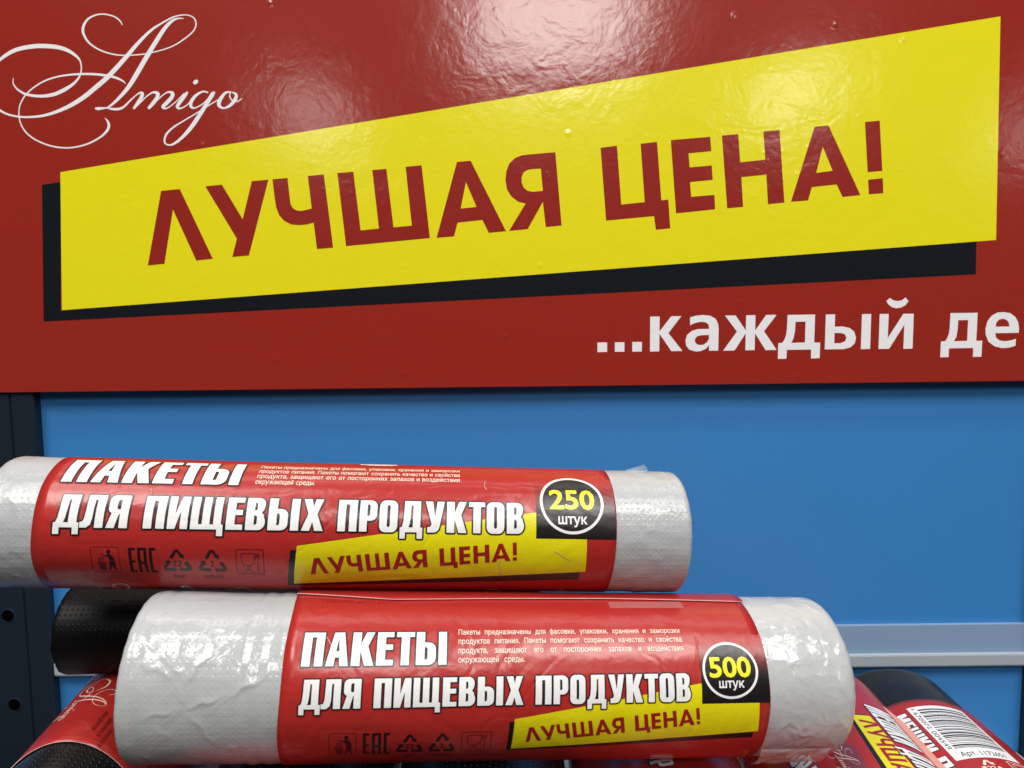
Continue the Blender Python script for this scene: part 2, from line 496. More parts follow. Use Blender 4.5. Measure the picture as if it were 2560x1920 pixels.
def heavy_text(text, x0, x1, y0, cap, out, hw=0.0, hb=0.0, gap=0.085):
    """white letters and their black outlines, fitted between x0 and x1; returns (white Flat, black Flat)"""
    items = []; x = 0
    for ch in text:
        for c in ('Ь', '|') if ch == 'Ы' else (ch,):
            sh, w = heavy(c)
            items.append((sh, x)); x += w + gap
            if c == 'Т': x -= 0.03
    tot = x - gap
    sx = (x1 - x0) / tot
    wh, bl = Flat(), Flat()
    for i, (sh, gx) in enumerate(items):
        for cs in sh:
            f = lambda p, gx=gx: (x0 + (p[0] + gx) * sx, y0 + p[1] * cap)
            cs2 = [[f(p) for p in c] for c in cs]
            wh.shape(cs2, hw)
            bl.shape(offset_shape(cs2, out), hb + (i % 2) * 8e-6)
    return wh, bl

_fontcache = {}
def font_tris(text, bold=0.0):
    key = (text, bold)
    if key in _fontcache: return _fontcache[key]
    cu = bpy.data.curves.new('t', 'FONT')
    cu.body = text; cu.resolution_u = 3; cu.fill_mode = 'NONE'
    o = bpy.data.objects.new('t', cu)
    scene.collection.objects.link(o)
    dg = bpy.context.evaluated_depsgraph_get()
    me = o.evaluated_get(dg).to_mesh()
    co = [(x.co.x, x.co.y) for x in me.vertices]
    nb = {}
    for e in me.edges:
        a, b_ = e.vertices; nb.setdefault(a, []).append(b_); nb.setdefault(b_, []).append(a)
    # outlines come as runs of vertices in drawing order; each closed run is one contour
    loops = []; seen = set()
    for i0 in range(len(co)):
        if i0 in seen or i0 not in nb: continue
        lp = [i0]; seen.add(i0)
        nxt = i0 + 1 if (i0 + 1) in nb[i0] else nb[i0][0]
        while nxt not in seen:
            lp.append(nxt); seen.add(nxt)
            c = [q for q in nb[nxt] if q not in seen]
            if not c: break
            nxt = c[0]
        if len(lp) > 2: loops.append([co[q] for q in lp])
    # group loops that touch each other's bounds, so every glyph is filled by itself
    v, ff = [], []
    bb = [(min(p[0] for p in l), max(p[0] for p in l)) for l in loops]
    order = sorted(range(len(loops)), key=lambda q: bb[q][0])
    grp = []; hi = -1e9
    for q in order:
        if bb[q][0] > hi: grp.append([])
        grp[-1].append(loops[q]); hi = max(hi, bb[q][1])
    for g_ in grp:
        if sum(area(l) for l in g_) < 0: g_ = [list(reversed(l)) for l in g_]
        if bold: g_ = [offset_contour(l, bold, 1.3) for l in g_]
        a, b_ = tri_loops(g_, True)
        k = len(v); v += a; ff += [tuple(k + t for t in tt) for tt in b_]
    bpy.data.objects.remove(o); bpy.data.curves.remove(cu)
    _fontcache[key] = (v, ff)
    return v, ff

def text_flat(text, x0, y0, cap, width=None, bold=0.0, h=0.0, flat=None, caph=0.70):
    flat = flat or Flat()
    v, f = font_tris(text, bold)
    if not v: return flat
    xs = [p[0] for p in v]; mn, mx = min(xs), max(xs)
    s = cap / caph
    sx = s if width is None else width / (mx - mn)
    return flat.tris([(x0 + (x - mn) * sx, y0 + y * s) for x, y in v], f, h)

def text_words(line, x0, x1, y0, cap, bold=0.0, flat=None, narrow=0.8):
    """justified line of small print"""
    flat = flat or Flat()
    ws = line.split(' '); s = cap / 0.70
    wid = []
    for w in ws:
        v, f = font_tris(w, bold); xs = [p[0] for p in v]; wid.append((max(xs) - min(xs)) * s * narrow)
    gap = (x1 - x0 - sum(wid)) / max(len(ws) - 1, 1)
    if gap < cap * 0.35:
        k = (x1 - x0 - cap * 0.45 * (len(ws) - 1)) / sum(wid); wid = [w * k for w in wid]; gap = cap * 0.45
    x = x0
    for w, ww in zip(ws, wid):
        text_flat(w, x, y0, cap, ww, bold, 0, flat); x += ww + gap
    return flat

# ------------------------------------------------------------------ traced print of the sign (pixels of the photograph, laid on the sign's plane)
def z2(x, y): return (300 + x * .52, 250 + y * .52)
def z3(x, y): return (1400 + x * .603, y * .603)
SLOGAN = [
 [[z2(*p) for p in [(198,437),(288,428),(447,764),(367,772),(255,527),(214,788),(134,796)]]],
 [[z2(*p) for p in [(410,415),(490,407),(590,573),(634,390),(714,383),(620,748),(540,755),(562,667)]]],
 [[z2(*p) for p in [(733,381),(806,375),(814,450),(820,500),(832,521),(850,531),(870,534),(922,522),(903,365),(980,358),(1025,710),(947,717),(931,590),(900,599),(862,602),(825,599),(790,582),(766,555),(752,520),(745,480)]]],
 [[z2(*p) for p in [(1045,351),(1122,345),(1157,627),(1245,618),(1213,337),(1281,331),(1315,612),(1403,604),(1373,321),(1450,314),(1490,664),(1087,703)]]],
 [[z2(*p) for p in [(1620,298),(1686,292),(1856,631),(1773,639),(1742,577),(1623,590),(1606,656),(1522,663)]], [z2(*p) for p in [(1663,395),(1714,514),(1638,522)]]],
 [[z2(*p) for p in [(2093,251),(2123,604),(2047,611),(2033,490),(1960,621),(1870,630),(1950,498),(1915,490),(1882,465),(1860,430),(1853,385),(1858,340),(1872,305),(1898,280),(1930,267),(1965,262)]], [z2(*p) for p in [(2023,330),(2033,437),(1985,441),(1960,437),(1940,420),(1931,395),(1931,370),(1940,348),(1960,336),(1985,332)]]],
 [[z3(*p) for p in [(168,613),(236,604),(254,848),(351,838),(334,596),(402,588),(420,830),(449,828),(457,947),(397,953),(390,896),(191,915)]]],
 [[z3(*p) for p in [(459,581),(623,567),(627,627),(533,636),(537,694),(629,686),(633,746),(539,755),(544,816),(640,808),(643,868),(481,885)]]],
 [[z3(*p) for p in [(671,562),(739,556),(747,673),(851,662),(843,545),(910,539),(930,840),(862,847),(855,724),(752,735),(759,858),(693,864)]]],
 [[z3(*p) for p in [(1055,526),(1113,520),(1245,809),(1171,817),(1147,765),(1044,776),(1028,831),(957,837)]], [z3(*p) for p in [(1089,608),(1130,708),(1062,717)]]],
 [[z3(*p) for p in [(1264,506),(1325,500),(1336,709),(1275,714)]]],
 [[z3(*p) for p in [(1277,745),(1338,739),(1340,801),(1280,806)]]],
]
def s1(x, y): return (1480 + x * .26221, 720 + y * .26221)
def s2(x, y): return (2000 + x * .25316, 720 + y * .25316)
TAG = [
 [[s1(*p) for p in [(52,520),(144,519),(144,609),(52,611)]]], [[s1(*p) for p in [(218,518),(309,517),(309,607),(218,608)]]], [[s1(*p) for p in [(384,515),(475,514),(475,606),(384,607)]]],
 [[s1(*p) for p in [(555,273),(645,272),(643,415),(755,270),(852,268),(728,430),(862,600),(757,602),(643,437),(641,604),(553,606)]]],
 [[s1(*p) for p in [(935,280),(985,265),(1060,258),(1130,265),(1180,295),(1203,345),(1207,400),(1203,597),(1115,598),(1117,545),(1085,580),(1040,600),(990,605),(930,590),(897,550),(891,500),(905,450),(950,410),(1010,392),(1117,390),(1112,350),(1085,328),(1040,322),(985,332),(935,355)]],
  [s1(*p) for p in [(1115,447),(1115,480),(1100,515),(1065,540),(1030,545),(1000,537),(982,515),(980,490),(1000,462),(1040,450)]]],
 [[s1(*p) for p in [(1268,263),(1370,262),(1466,405),(1470,260),(1558,259),(1556,405),(1660,257),(1760,256),(1640,412),(1760,590),(1655,592),(1554,432),(1550,592),(1462,594),(1465,432),(1360,595),(1250,598),(1382,415)]]],
 [[s1(*p) for p in [(1865,257),(2127,253),(2118,520),(2175,520),(2170,669),(2087,671),(2090,586),(1857,590),(1853,674),(1772,676),(1776,525),(1815,523),(1835,490),(1850,450),(1858,390)]], [s1(*p) for p in [(1940,323),(2036,320),(2030,520),(1900,523),(1920,480),(1935,410)]]],
 [[s2(*p) for p in [(255,262),(347,260),(343,382),(420,380),(490,395),(535,430),(553,490),(540,545),(500,585),(430,604),(244,606)]], [s2(*p) for p in [(340,445),(400,444),(440,455),(458,490),(445,525),(400,545),(338,546)]]],
 [[s2(*p) for p in [(612,258),(703,257),(692,602),(600,604)]]],
 [[s2(*p) for p in [(787,257),(876,256),(866,495),(1020,255),(1123,254),(1111,598),(1020,600),(1030,362),(880,600),(775,602)]]],
 [[s2(*p) for p in [(888,98),(920,122),(960,130),(1005,122),(1042,93),(1071,130),(1040,170),(1000,192),(950,200),(905,188),(870,160),(853,128)]]],
 [[s2(*p) for p in [(1486,248),(1754,245),(1740,522),(1799,520),(1791,678),(1707,680),(1710,592),(1470,596),(1467,682),(1384,684),(1391,528),(1435,525),(1455,490),(1470,450),(1478,390)]], [s2(*p) for p in [(1562,318),(1660,316),(1650,522),(1520,526),(1545,480),(1557,400)]]],
 [[s2(*p) for p in [(2160,442),(1927,446),(1935,490),(1970,518),(2020,526),(2080,518),(2132,502),(2128,570),(2060,590),(1990,593),(1920,575),(1860,530),(1833,460),(1832,400),(1850,330),(1890,275),(1950,243),(2010,238),(2075,248),(2125,285),(2155,340),(2162,400)]], [s2(*p) for p in [(1930,382),(2068,380),(2062,345),(2045,318),(2005,303),(1965,312),(1940,340)]]],
]
# the script logo: pen strokes (x, y, width) in a 2.765x enlargement of the photograph's upper left corner
def _a(l): return [(x * .7, y * .7, w * .7) for x, y, w in l]
SCRIPT = [
 _a([(132,768,5),(130,820,11),(160,870,15),(210,908,19),(270,935,24),(400,950,28),(520,935,34),(620,895,36),(710,840,28),(770,780,20),(798,720,14),(803,650,12),(785,590,18),(730,535,28),(650,490,36),(560,465,40),(450,455,43),(340,457,42),(200,480,40),(100,520,36),(0,590,28),(-90,680,20),(-130,800,16),(-120,930,16),(-70,1035,20),(0,1090,21),(80,1130,18),(190,1153,18),(300,1156,20),(420,1143,24),(540,1110,30),(680,1050,38),(820,965,44),(950,860,46),(1080,745,46),(1240,570,42),(1360,430,34),(1480,310,26),(1580,240,18)])
 + [(1200,118,10),(1280,103,7),(1335,120,8),(1355,160,9),(1340,210,9),(1280,265,9),(1180,325,8),(1030,368,8),(900,382,8),(800,378,9),(700,350,10),(620,300,12),(580,240,16),(575,190,18),(605,135,14),(660,105,11),(720,98,9),(790,115,9),(830,145,9),(847,173,5)],
 [(1270,128,5),(1230,128,10),(1190,145,18),(1140,195,26),(1080,285,30),(1010,400,32),(940,520,32),(890,600,28),(830,670,22),(780,718,16),(742,745,10)],
 _a([(1035,1165,5),(1065,1200,20),(1075,1250,26),(1050,1300,24),(990,1355,18),(880,1415,16),(760,1450,14),(640,1460,14),(500,1440,14),(360,1385,14),(260,1310,14),(205,1220,12),(188,1130,11),(195,1050,12),(225,980,13),(270,920,13),(340,860,14),(440,800,15),(560,760,16),(680,740,18),(800,732,20),(930,733,22),(1060,748,24),(1150,770,22),(1210,798,16),(1242,828,5)]),
 _a([(938,1072,14),(970,1073,30),(1010,1070,22),(1060,1067,14),(1120,1078,24),(1180,1075,24),(1230,1050,20),(1290,990,16),(1340,945,12),(1380,918,18),(1405,925,34),(1395,965,36),(1360,1020,34),(1318,1076,22)]),
 [(922,752,6),(960,720,8),(1010,670,8),(1055,640,12),(1088,645,24),(1088,672,26),(1060,712,26),(1025,752,18)],
 [(1024,750,6),(1080,700,8),(1130,655,8),(1165,637,12),(1192,645,24),(1188,672,26),(1152,712,26),(1127,738,22),(1142,750,12),(1170,740,8),(1220,700,7),(1275,645,8)],
 [(1297,636,16),(1272,670,24),(1238,715,24),(1226,740,20),(1245,750,12),(1280,735,8),(1340,685,7)],
 [(1368,556,14),(1352,568,30),(1340,580,16)],
 [(1440,640,10),(1400,634,12),(1350,665,20),(1320,710,24),(1324,740,18),(1350,746,10),(1400,720,8),(1440,680,8),(1466,640,12)],
 [(1482,634,14),(1470,655,24),(1440,700,26),(1390,780,28),(1330,870,28),(1270,940,22),(1210,990,16),(1165,1003,10),(1138,980,12),(1150,930,14),(1200,880,12),(1280,830,9),(1380,770,8),(1450,725,8),(1508,690,7)],
 [(1600,638,10),(1560,642,16),(1522,690,26),(1515,728,24),(1545,748,12),(1590,730,20),(1625,690,24),(1633,655,18),(1605,637,8)],
 [(1596,640,7),(1588,665,8),(1610,698,8),(1645,700,8),(1674,680,5)],
]
def script_flat(fn, h=0.0, step=5e-6, sub=6):
    f = Flat()
    for i, st in enumerate(SCRIPT):
        f.ribbon(st, h + i * step * 2, step * 1.8, fn, sub)
    return f

# ------------------------------------------------------------------ SIGN
sign = thing('promo_sign', 'large glossy red price sign with a slanted yellow banner, above the rolls', 'sign', at_sign(1280, 960))
def sx_(p): q = at_sign(*p); return ((q - SIGN_P).x, (q - SIGN_P).dot(SIGN_UP))
def sign_pos(x, y, h): return SIGN_P + Vector((x, 0, 0)) + SIGN_UP * y + SIGN_N * h
def sign_obj(name, flat, mat, h0, parent):
    vs, fs = [], []
    for f in flat.f:
        a, b_, c = [flat.v[i] for i in f]
        ar = (b_[0] - a[0]) * (c[1] - a[1]) - (c[0] - a[0]) * (b_[1] - a[1])
        if abs(ar) < 1e-13: continue
        fs.append(f if ar > 0 else (f[0], f[2], f[1]))
    return link_mesh(name, [sign_pos(x, y, h + h0) for x, y, h in flat.v], fs, mat, parent, smooth=False)

bl = sx_((0, 981)); br = sx_((2560, 952))
slope = (br[1] - bl[1]) / (br[0] - bl[0])
X0, X1 = -0.42, 0.50
yb = lambda x: bl[1] + (x - bl[0]) * slope
vs = []
for h in (0, -0.0015):
    for x, y in ((X0, yb(X0)), (X1, yb(X1)), (X1, 0.36), (X0, 0.36)): vs.append(sign_pos(x, y, h))
link_mesh('board', vs, [(0, 1, 2, 3), (7, 6, 5, 4), (0, 4, 5, 1), (1, 5, 6, 2), (2, 6, 7, 3), (3, 7, 4, 0)], M_sred, sign, smooth=False)
sign_obj('drop_shape', Flat().poly([sx_(p) for p in [(105, 462), (152, 455), (152, 776), (2441, 604), (2439.5, 686), (109, 804)]]), M_sblk, 0.00004, sign)
ban = sign_obj('banner', Flat().poly([sx_(p) for p in [(151, 430.5), (2501, 41), (2490, 600), (155, 775.5)]]), M_syel, 0.00008, sign)
f = Flat()
for cs in SLOGAN: f.shape([[sx_(p) for p in c] for c in cs])
sign_obj('slogan_lettering', f, M_sletter, 0.00012, sign)
f = Flat()
for cs in TAG: f.shape([[sx_(p) for p in c] for c in cs])
sign_obj('tagline_lettering', f, M_swht, 0.00005, sign)
sign_obj('script_logo', script_flat(lambda p: sx_((p[0] / 2.765, p[1] / 2.765)), step=4e-6, sub=8), M_swht, 0.00005, sign)

# ------------------------------------------------------------------ RACK: posts, back panel, rail, shelf
YP = 0.4493
YB = 0.4565
bm = bmesh.new(); box_bm(bm, (-0.6, YB, -0.6), (0.6, YB + .004, 0.02))
o = bm_obj('back_panel', bm, M_blue); o['kind'] = 'structure'

def post(name, x0, x1, flip, label, holes):
    t = thing(name, label, 'rack post', ((x0 + x1) / 2, YP, -0.5), 'perforated uprights of the rack')
    # folded sheet: front face with two shallow grooves, swept up
    if not flip: prof = [(x0, 0.0), (x1 - .0155, 0.0), (x1 - .0150, .0012), (x1 - .0140, .0012), (x1 - .0135, 0.0), (x1 - .0008, 0.0), (x1, .0008), (x1, .007), (x0, .007)]
    else: prof = [(x1, 0.0), (x0 + .0155, 0.0), (x0 + .0150, .0012), (x0 + .0140, .0012), (x0 + .0135, 0.0), (x0 + .0008, 0.0), (x0, .0008), (x0, .007), (x1, .007)]
    n = len(prof); vs = []; fs = []
    for z in (-0.5, -0.032): vs += [(x, YP + y, z) for x, y in prof]
    for i in range(n): fs.append((i, (i + 1) % n, n + (i + 1) % n, n + i))
    fs += [tuple(range(n - 1, -1, -1)), tuple(range(n, 2 * n))]
    bm = bmesh.new()
    bv = [bm.verts.new(v) for v in vs]
    for q in fs: bm.faces.new([bv[i] for i in q])
    body = bm_obj('post_body', bm, M_post, t)
    for hx, hz in holes:                      # punched holes: pressed rim and a flat black disc painting the shade inside
        bm = bmesh.new()
        N = 20; R0, R1 = .0043, .0050
        ring = []
        for r, y in ((R1, -.0001), (R0, -.0005), (R0 * .93, -.0003)):
            ring.append([bm.verts.new((hx + r * math.cos(2 * math.pi * i / N), YP + y, hz + r * math.sin(2 * math.pi * i / N))) for i in range(N)])
        for a, b_ in ((0, 1), (1, 2)):
            for i in range(N): bm.faces.new((ring[a][i], ring[a][(i + 1) % N], ring[b_][(i + 1) % N], ring[b_][i]))
        rim = bm_obj('hole_rim', bm, M_post, t, smooth=True)
        bm = bmesh.new()
        bm.faces.new([bm.verts.new((hx + R0 * .94 * math.cos(2 * math.pi * i / N), YP - .0002, hz + R0 * .94 * math.sin(2 * math.pi * i / N))) for i in range(N)])
        bm_obj('hole_shade', bm, M_hole_shade, t)
    return t
xl = (at_y(101, 982, YB).x + at_y(147, 1682, YB).x) / 2
h1, h2 = at_y(20, 1540, YP), at_y(36.6, 1762, YP)
dz = h1.z - h2.z
hx = (h1.x + h2.x) / 2
post('rack_post', xl - .07, xl, False, 'dark blue grey perforated rack upright at the left edge, beside the black roll', [(hx, h1.z + k * dz) for k in range(-4, 2)])
xr = (at_y(2558, 1622, YB).x + at_y(2545, 1880, YB).x) / 2
post('rack_post', xr, xr + .07, True, 'dark rack upright at the right edge, seen as a thin sliver', [(2 * xr - xl + (xl - hx) + .0, h1.z + k * dz) for k in range(-4, 2)])

rail = thing('shelf_rail', 'pale grey horizontal metal rail across the blue back panel', 'rail', (0, 0.478, -0.225))
zt, zm, zb = at_y(2400, 1561, YB - .003).z, at_y(2400, 1634, YB - .0062).z, at_y(2400, 1668, YB - .0062).z
bm = bmesh.new(); box_bm(bm, (xl + .0003, YB - .003, zm - .004), (xr - .0003, YB - .0003, zt)); bm_obj('rail_back', bm, M_rail2, rail, .0003)
bm = bmesh.new(); box_bm(bm, (xl + .0003, YB - .0062, zb), (xr - .0003, YB - .0032, zm)); bm_obj('rail_lip', bm, M_rail, rail, .0014)

bm = bmesh.new(); box_bm(bm, (xl + .001, .225, -.297), (xr - .001, YB - .0005, -.291))
shelf = thing('shelf', 'grey metal shelf board under the pile of bag rolls', 'shelf', (0, .27, -.297))
bm_obj('shelf_board', bm, M_shelf, shelf, .001)

# ------------------------------------------------------------------ ROLLS
class Roll:
    """a roll: axis U through c, section ellipse with half height B along E1 (v = 0) and half width A along E2 (increasing v). v is arc length, metres"""
    def __init__(s, c, U, E1, E2, A, B, wave=0.0, seed=0, skew=0.0):
        s.c, s.U, s.E1, s.E2, s.A, s.B = map(lambda q: Vector(q) if not isinstance(q, float) else q, (c, U, E1, E2, float(A), float(B)))
        s.wave, s.seed, s.skew = wave, seed, skew
        ph = np.linspace(-math.pi, math.pi, 2881)
        x, y = A * np.sin(ph), B * np.cos(ph)
        ds = np.hypot(np.diff(x), np.diff(y)); L = np.concatenate([[0], np.cumsum(ds)])
        s.L = L - np.interp(0, ph, L); s.ph = ph; s.tot = L[-1]
        s.dv = s.tot / 120
    def phi(s, v):
        v = (v - s.L[0]) % s.tot + s.L[0]
        return float(np.interp(v, s.L, s.ph))
    def wob(s, u, v):
        if not s.wave: return 0.0
        ph = s.phi(v)
        return s.wave * noise.noise(Vector((u * 14 + s.seed, math.cos(ph) * 1.1, math.sin(ph) * 1.1)))
    def pos(s, u, v, h=0.0):
        ph = s.phi(v)
        n = (s.E1 * (math.cos(ph) / s.B) + s.E2 * (math.sin(ph) / s.A)).normalized()
        return s.c + s.U * u + s.E1 * (s.B * math.cos(ph)) + s.E2 * (s.A * math.sin(ph)) + n * (h + s.wob(u, v)), n
    def uv(s, px, py):
        """point of the surface behind a pixel of the photograph (round sections only)"""
        d = ray(px, py); a = s.U; R = s.A
        dp = d - a * d.dot(a); cp = s.c - a * s.c.dot(a)
        A_, B_, C_ = dp.dot(dp), -2 * dp.dot(cp), cp.dot(cp) - R * R
        t = (-B_ - math.sqrt(max(B_ * B_ - 4 * A_ * C_, 0))) / (2 * A_)
        q = d * t - s.c
        return q.dot(a), math.atan2(q.dot(s.E2), q.dot(s.E1)) * R

def slice_flat(flat, dv, du):
    bm = bmesh.new()
    vs = [bm.verts.new(v) for v in flat.v]
    for f in flat.f:
        a, b_, c = [flat.v[i] for i in f]
        ar = (b_[0] - a[0]) * (c[1] - a[1]) - (c[0] - a[0]) * (b_[1] - a[1])
        if abs(ar) < 1e-13: continue
        try: bm.faces.new([vs[i] for i in (f if ar > 0 else (f[0], f[2], f[1]))])
        except ValueError: pass
    for ax, st in ((1, dv), (0, du)):
        if not st: continue
        lo = min(v[ax] for v in flat.v); hi = max(v[ax] for v in flat.v)
        for k in range(math.ceil(lo / st), math.floor(hi / st) + 1):
            co = Vector((0, 0, 0)); co[ax] = k * st
            no = Vector((0, 0, 0)); no[ax] = 1
            bmesh.ops.bisect_plane(bm, geom=bm.verts[:] + bm.edges[:] + bm.faces[:], dist=1e-9, plane_co=co, plane_no=no)
    bm.verts.index_update()
    V = [tuple(v.co) for v in bm.verts]; Fc = [tuple(x.index for x in f.verts) for f in bm.faces]
    bm.free()
    return V, Fc

def decal(roll, name, flat, mat, h, parent, du=0.008, coarse=False):
    V, Fc = slice_flat(flat, roll.dv * (2 if coarse else 1), du)
    P, N, UV = [], [], []
    for u, v, hh in V:
        vv = v + roll.skew * u
        p, n = roll.pos(u, vv, h + hh)
        P.append(p); N.append(n); UV.append((u, v))
    return link_mesh(name, P, Fc, mat, parent, UV, N)

def sleeve(roll, name, u0, u1, mat, edge, parent, h=0.0, v0=None, v1=None, th=0.00025, top_edge=None):
    """paper band round the roll, thin but solid, with pale cut edges; u0, u1 may be functions of v"""
    nv = 120
    full = v0 is None
    vs_ = [roll.dv * k for k in range(-nv // 2, nv // 2 + (0 if full else 1))] if full else list(np.linspace(v0, v1, 1 + max(4, int((v1 - v0) / roll.dv))))
    fu = lambda g, v: g(v) if callable(g) else g
    U0 = u0 if not callable(u0) else u0(0); U1 = u1 if not callable(u1) else u1(0)
    nu = max(2, int(abs(U1 - U0) / 0.004))
    P, N, UV, Fc, mi = [], [], [], [], []
    for layer, hh in ((0, h), (1, h - th)):
        for v in vs_:
            a, b_ = fu(u0, v), fu(u1, v)
            for k in range(nu + 1):
                u = a + (b_ - a) * k / nu
                vv = v if top_edge is None else v + top_edge(u) * (1 - (v - v0) / (v1 - v0))
                p, n = roll.pos(u, vv, hh)
                P.append(p); UV.append((u, vv))
    m = nu + 1; nvv = len(vs_); S = nvv * m
    rng = range(nvv) if full else range(nvv - 1)
    for j in rng:
        j2 = (j + 1) % nvv
        for k in range(nu):
            Fc.append((j * m + k, j * m + k + 1, j2 * m + k + 1, j2 * m + k)); mi.append(0)
            Fc.append((S + j2 * m + k, S + j2 * m + k + 1, S + j * m + k + 1, S + j * m + k)); mi.append(1)
        Fc.append((j * m, j2 * m, S + j2 * m, S + j * m)); mi.append(1)
        Fc.append((j2 * m + nu, j * m + nu, S + j * m + nu, S + j2 * m + nu)); mi.append(1)
    if not full:
        for k in range(nu):
            Fc.append((k + 1, k, S + k, S + k + 1)); mi.append(1)
            q = (nvv - 1) * m
            Fc.append((q + k, q + k + 1, S + q + k + 1, S + q + k)); mi.append(1)
    o = link_mesh(name, P, Fc, [mat, edge], parent, UV, None, True, mi)
    me = o.data                                   # crisp cut edges
    at = me.attributes.new('sharp_face', 'BOOLEAN', 'FACE')
    at.data.foreach_set('value', [bool(x) for x in mi])
    return o

def crease_field(segs, us, vs_):
    """sharp folds: (a, b, height, width), the highest one counts"""
    U, V = np.meshgrid(us, vs_)
    S = np.zeros_like(U)
    U = U + .0006 * np.sin(V * 700 + 1.3) * np.sin(U * 300); V = V + .0006 * np.sin(U * 800)
    for (ax, ay), (bx, by), h, w in segs:
        dx, dy = bx - ax, by - ay
        t = np.clip(((U - ax) * dx + (V - ay) * dy) / (dx * dx + dy * dy), 0, 1)
        d = np.hypot(U - ax - t * dx, V - ay - t * dy)
        side = np.where((U - ax) * dy - (V - ay) * dx > 0, w, w * 2.2)
        S = np.maximum(S, h * np.exp(-d / side) * np.sin(np.pi * np.clip(t, .06, .94)))
    return S

def film(roll, name, u0, u1, mat, parent, disp, step=0.0011, er=0.0035, caps=(False, True), shrink=0.0003, rough_end=0.0, creases=None):
    """stretch of film round the roll; outer ends rounded over and closed by the layered end face"""
    nu = max(6, int((u1 - u0) / step)); nv = int(roll.tot / step)
    us = list(np.linspace(u0, u1, nu + 1))
    rows = []          # (u, inset)
    for u in us:
        ins = 0.0
        if caps[1] and u > u1 - er: ins = er - math.sqrt(max(er * er - (u - (u1 - er)) ** 2, 0))
        if caps[0] and u < u0 + er: ins = er - math.sqrt(max(er * er - ((u0 + er) - u) ** 2, 0))
        rows.append((u, ins))
    P, UV, Fc = [], [], []
    vv_ = [-roll.tot / 2 + roll.tot * j / nv for j in range(nv)]
    D = None
    if disp:
        D = np.array([[disp(u, v) for u, _ in rows] for v in vv_])
        if creases:
            ua_ = np.array([u for u, _ in rows])
            fd_ = np.ones_like(ua_)
            if caps[1]: fd_ = fd_ * np.clip((u1 - ua_) / .007, 0.12, 1)
            if caps[0]: fd_ = fd_ * np.clip((ua_ - u0) / .007, 0.12, 1)
            D = D + crease_field(creases, ua_, np.array(vv_)) * fd_[None, :]
    dcol = [[] for _ in range(nv)]
    for j in range(nv):
        v = -roll.tot / 2 + roll.tot * j / nv
        for u, ins in rows:
            uu = u
            if rough_end:
                w = rough_end * noise.noise(Vector((v * 260, 3.1, roll.seed)))
                if caps[1]: uu += w * max(0, (u - u0) / (u1 - u0)) ** 6
                if caps[0]: uu += w * max(0, (u1 - u) / (u1 - u0)) ** 6
            d = D[j][len(dcol[j])] if D is not None else 0
            dcol[j].append(0)
            if not caps[0]: d = min(d, 0) + max(d, 0) * min(1, max(0, (u - u0 - .003) / .006))
            if not caps[1]: d = min(d, 0) + max(d, 0) * min(1, max(0, (u1 - .003 - u) / .006))
            p, n = roll.pos(uu, v, -shrink - ins + d)
            P.append(p); UV.append((u, v))
    m = len(rows)
    for j in range(nv):
        j2 = (j + 1) % nv
        for k in range(m - 1): Fc.append((j * m + k, j * m + k + 1, j2 * m + k + 1, j2 * m + k))
    for side in (0, 1):
        if not caps[side]: continue
        kk = (m - 1) if side else 0
        uu = us[-1] if side else us[0]
        prev = [j * m + kk for j in range(nv)]
        for fr in (0.75, 0.5, 0.3):
            b = len(P)
            for j in range(nv):
                v = -roll.tot / 2 + roll.tot * j / nv
                p, n = roll.pos(uu + (-1 if side else 1) * 0.0008 * (1 if fr < .6 else 0), v, 0)
                cc = roll.c + roll.U * uu
                P.append(cc + (p - cc) * fr); UV.append((uu, v))
            for j in range(nv):
                j2 = (j + 1) % nv
                q = (prev[j], prev[j2], b + j2, b + j)
                Fc.append(q if not side else (q[3], q[2], q[1], q[0]))
            prev = [b + j for j in range(nv)]
    return link_mesh(name, P, Fc, mat, parent, UV)

def core(roll, u0, u1, parent):
    P, Fc = [], []
    n = 32
    for u in (u0, u1):
        for r in (0.3, 0.26):
            for j in range(n):
                a = 2 * math.pi * j / n
                P.append(roll.c + roll.U * u + roll.E1 * (roll.B * r * math.cos(a)) + roll.E2 * (roll.A * r * math.sin(a)))
    for i in range(n):
        k = (i + 1) % n
        Fc += [(i, k, 2 * n + k, 2 * n + i), (n + k, n + i, 3 * n + i, 3 * n + k), (i, n + i, n + k, k), (2 * n + k, 3 * n + k, 3 * n + i, 2 * n + i)]
    return link_mesh('core_tube', P, Fc, M_core, parent)

def ridge(x, k=1.0): return math.exp(-(x / k) ** 2)
def seg_d(p, a, b):
    ax, ay = a; bx, by = b; px, py = p
    dx, dy = bx - ax, by - ay
    t = max(0, min(1, ((px - ax) * dx + (py - ay) * dy) / (dx * dx + dy * dy)))
    return math.hypot(px - ax - t * dx, py - ay - t * dy), t

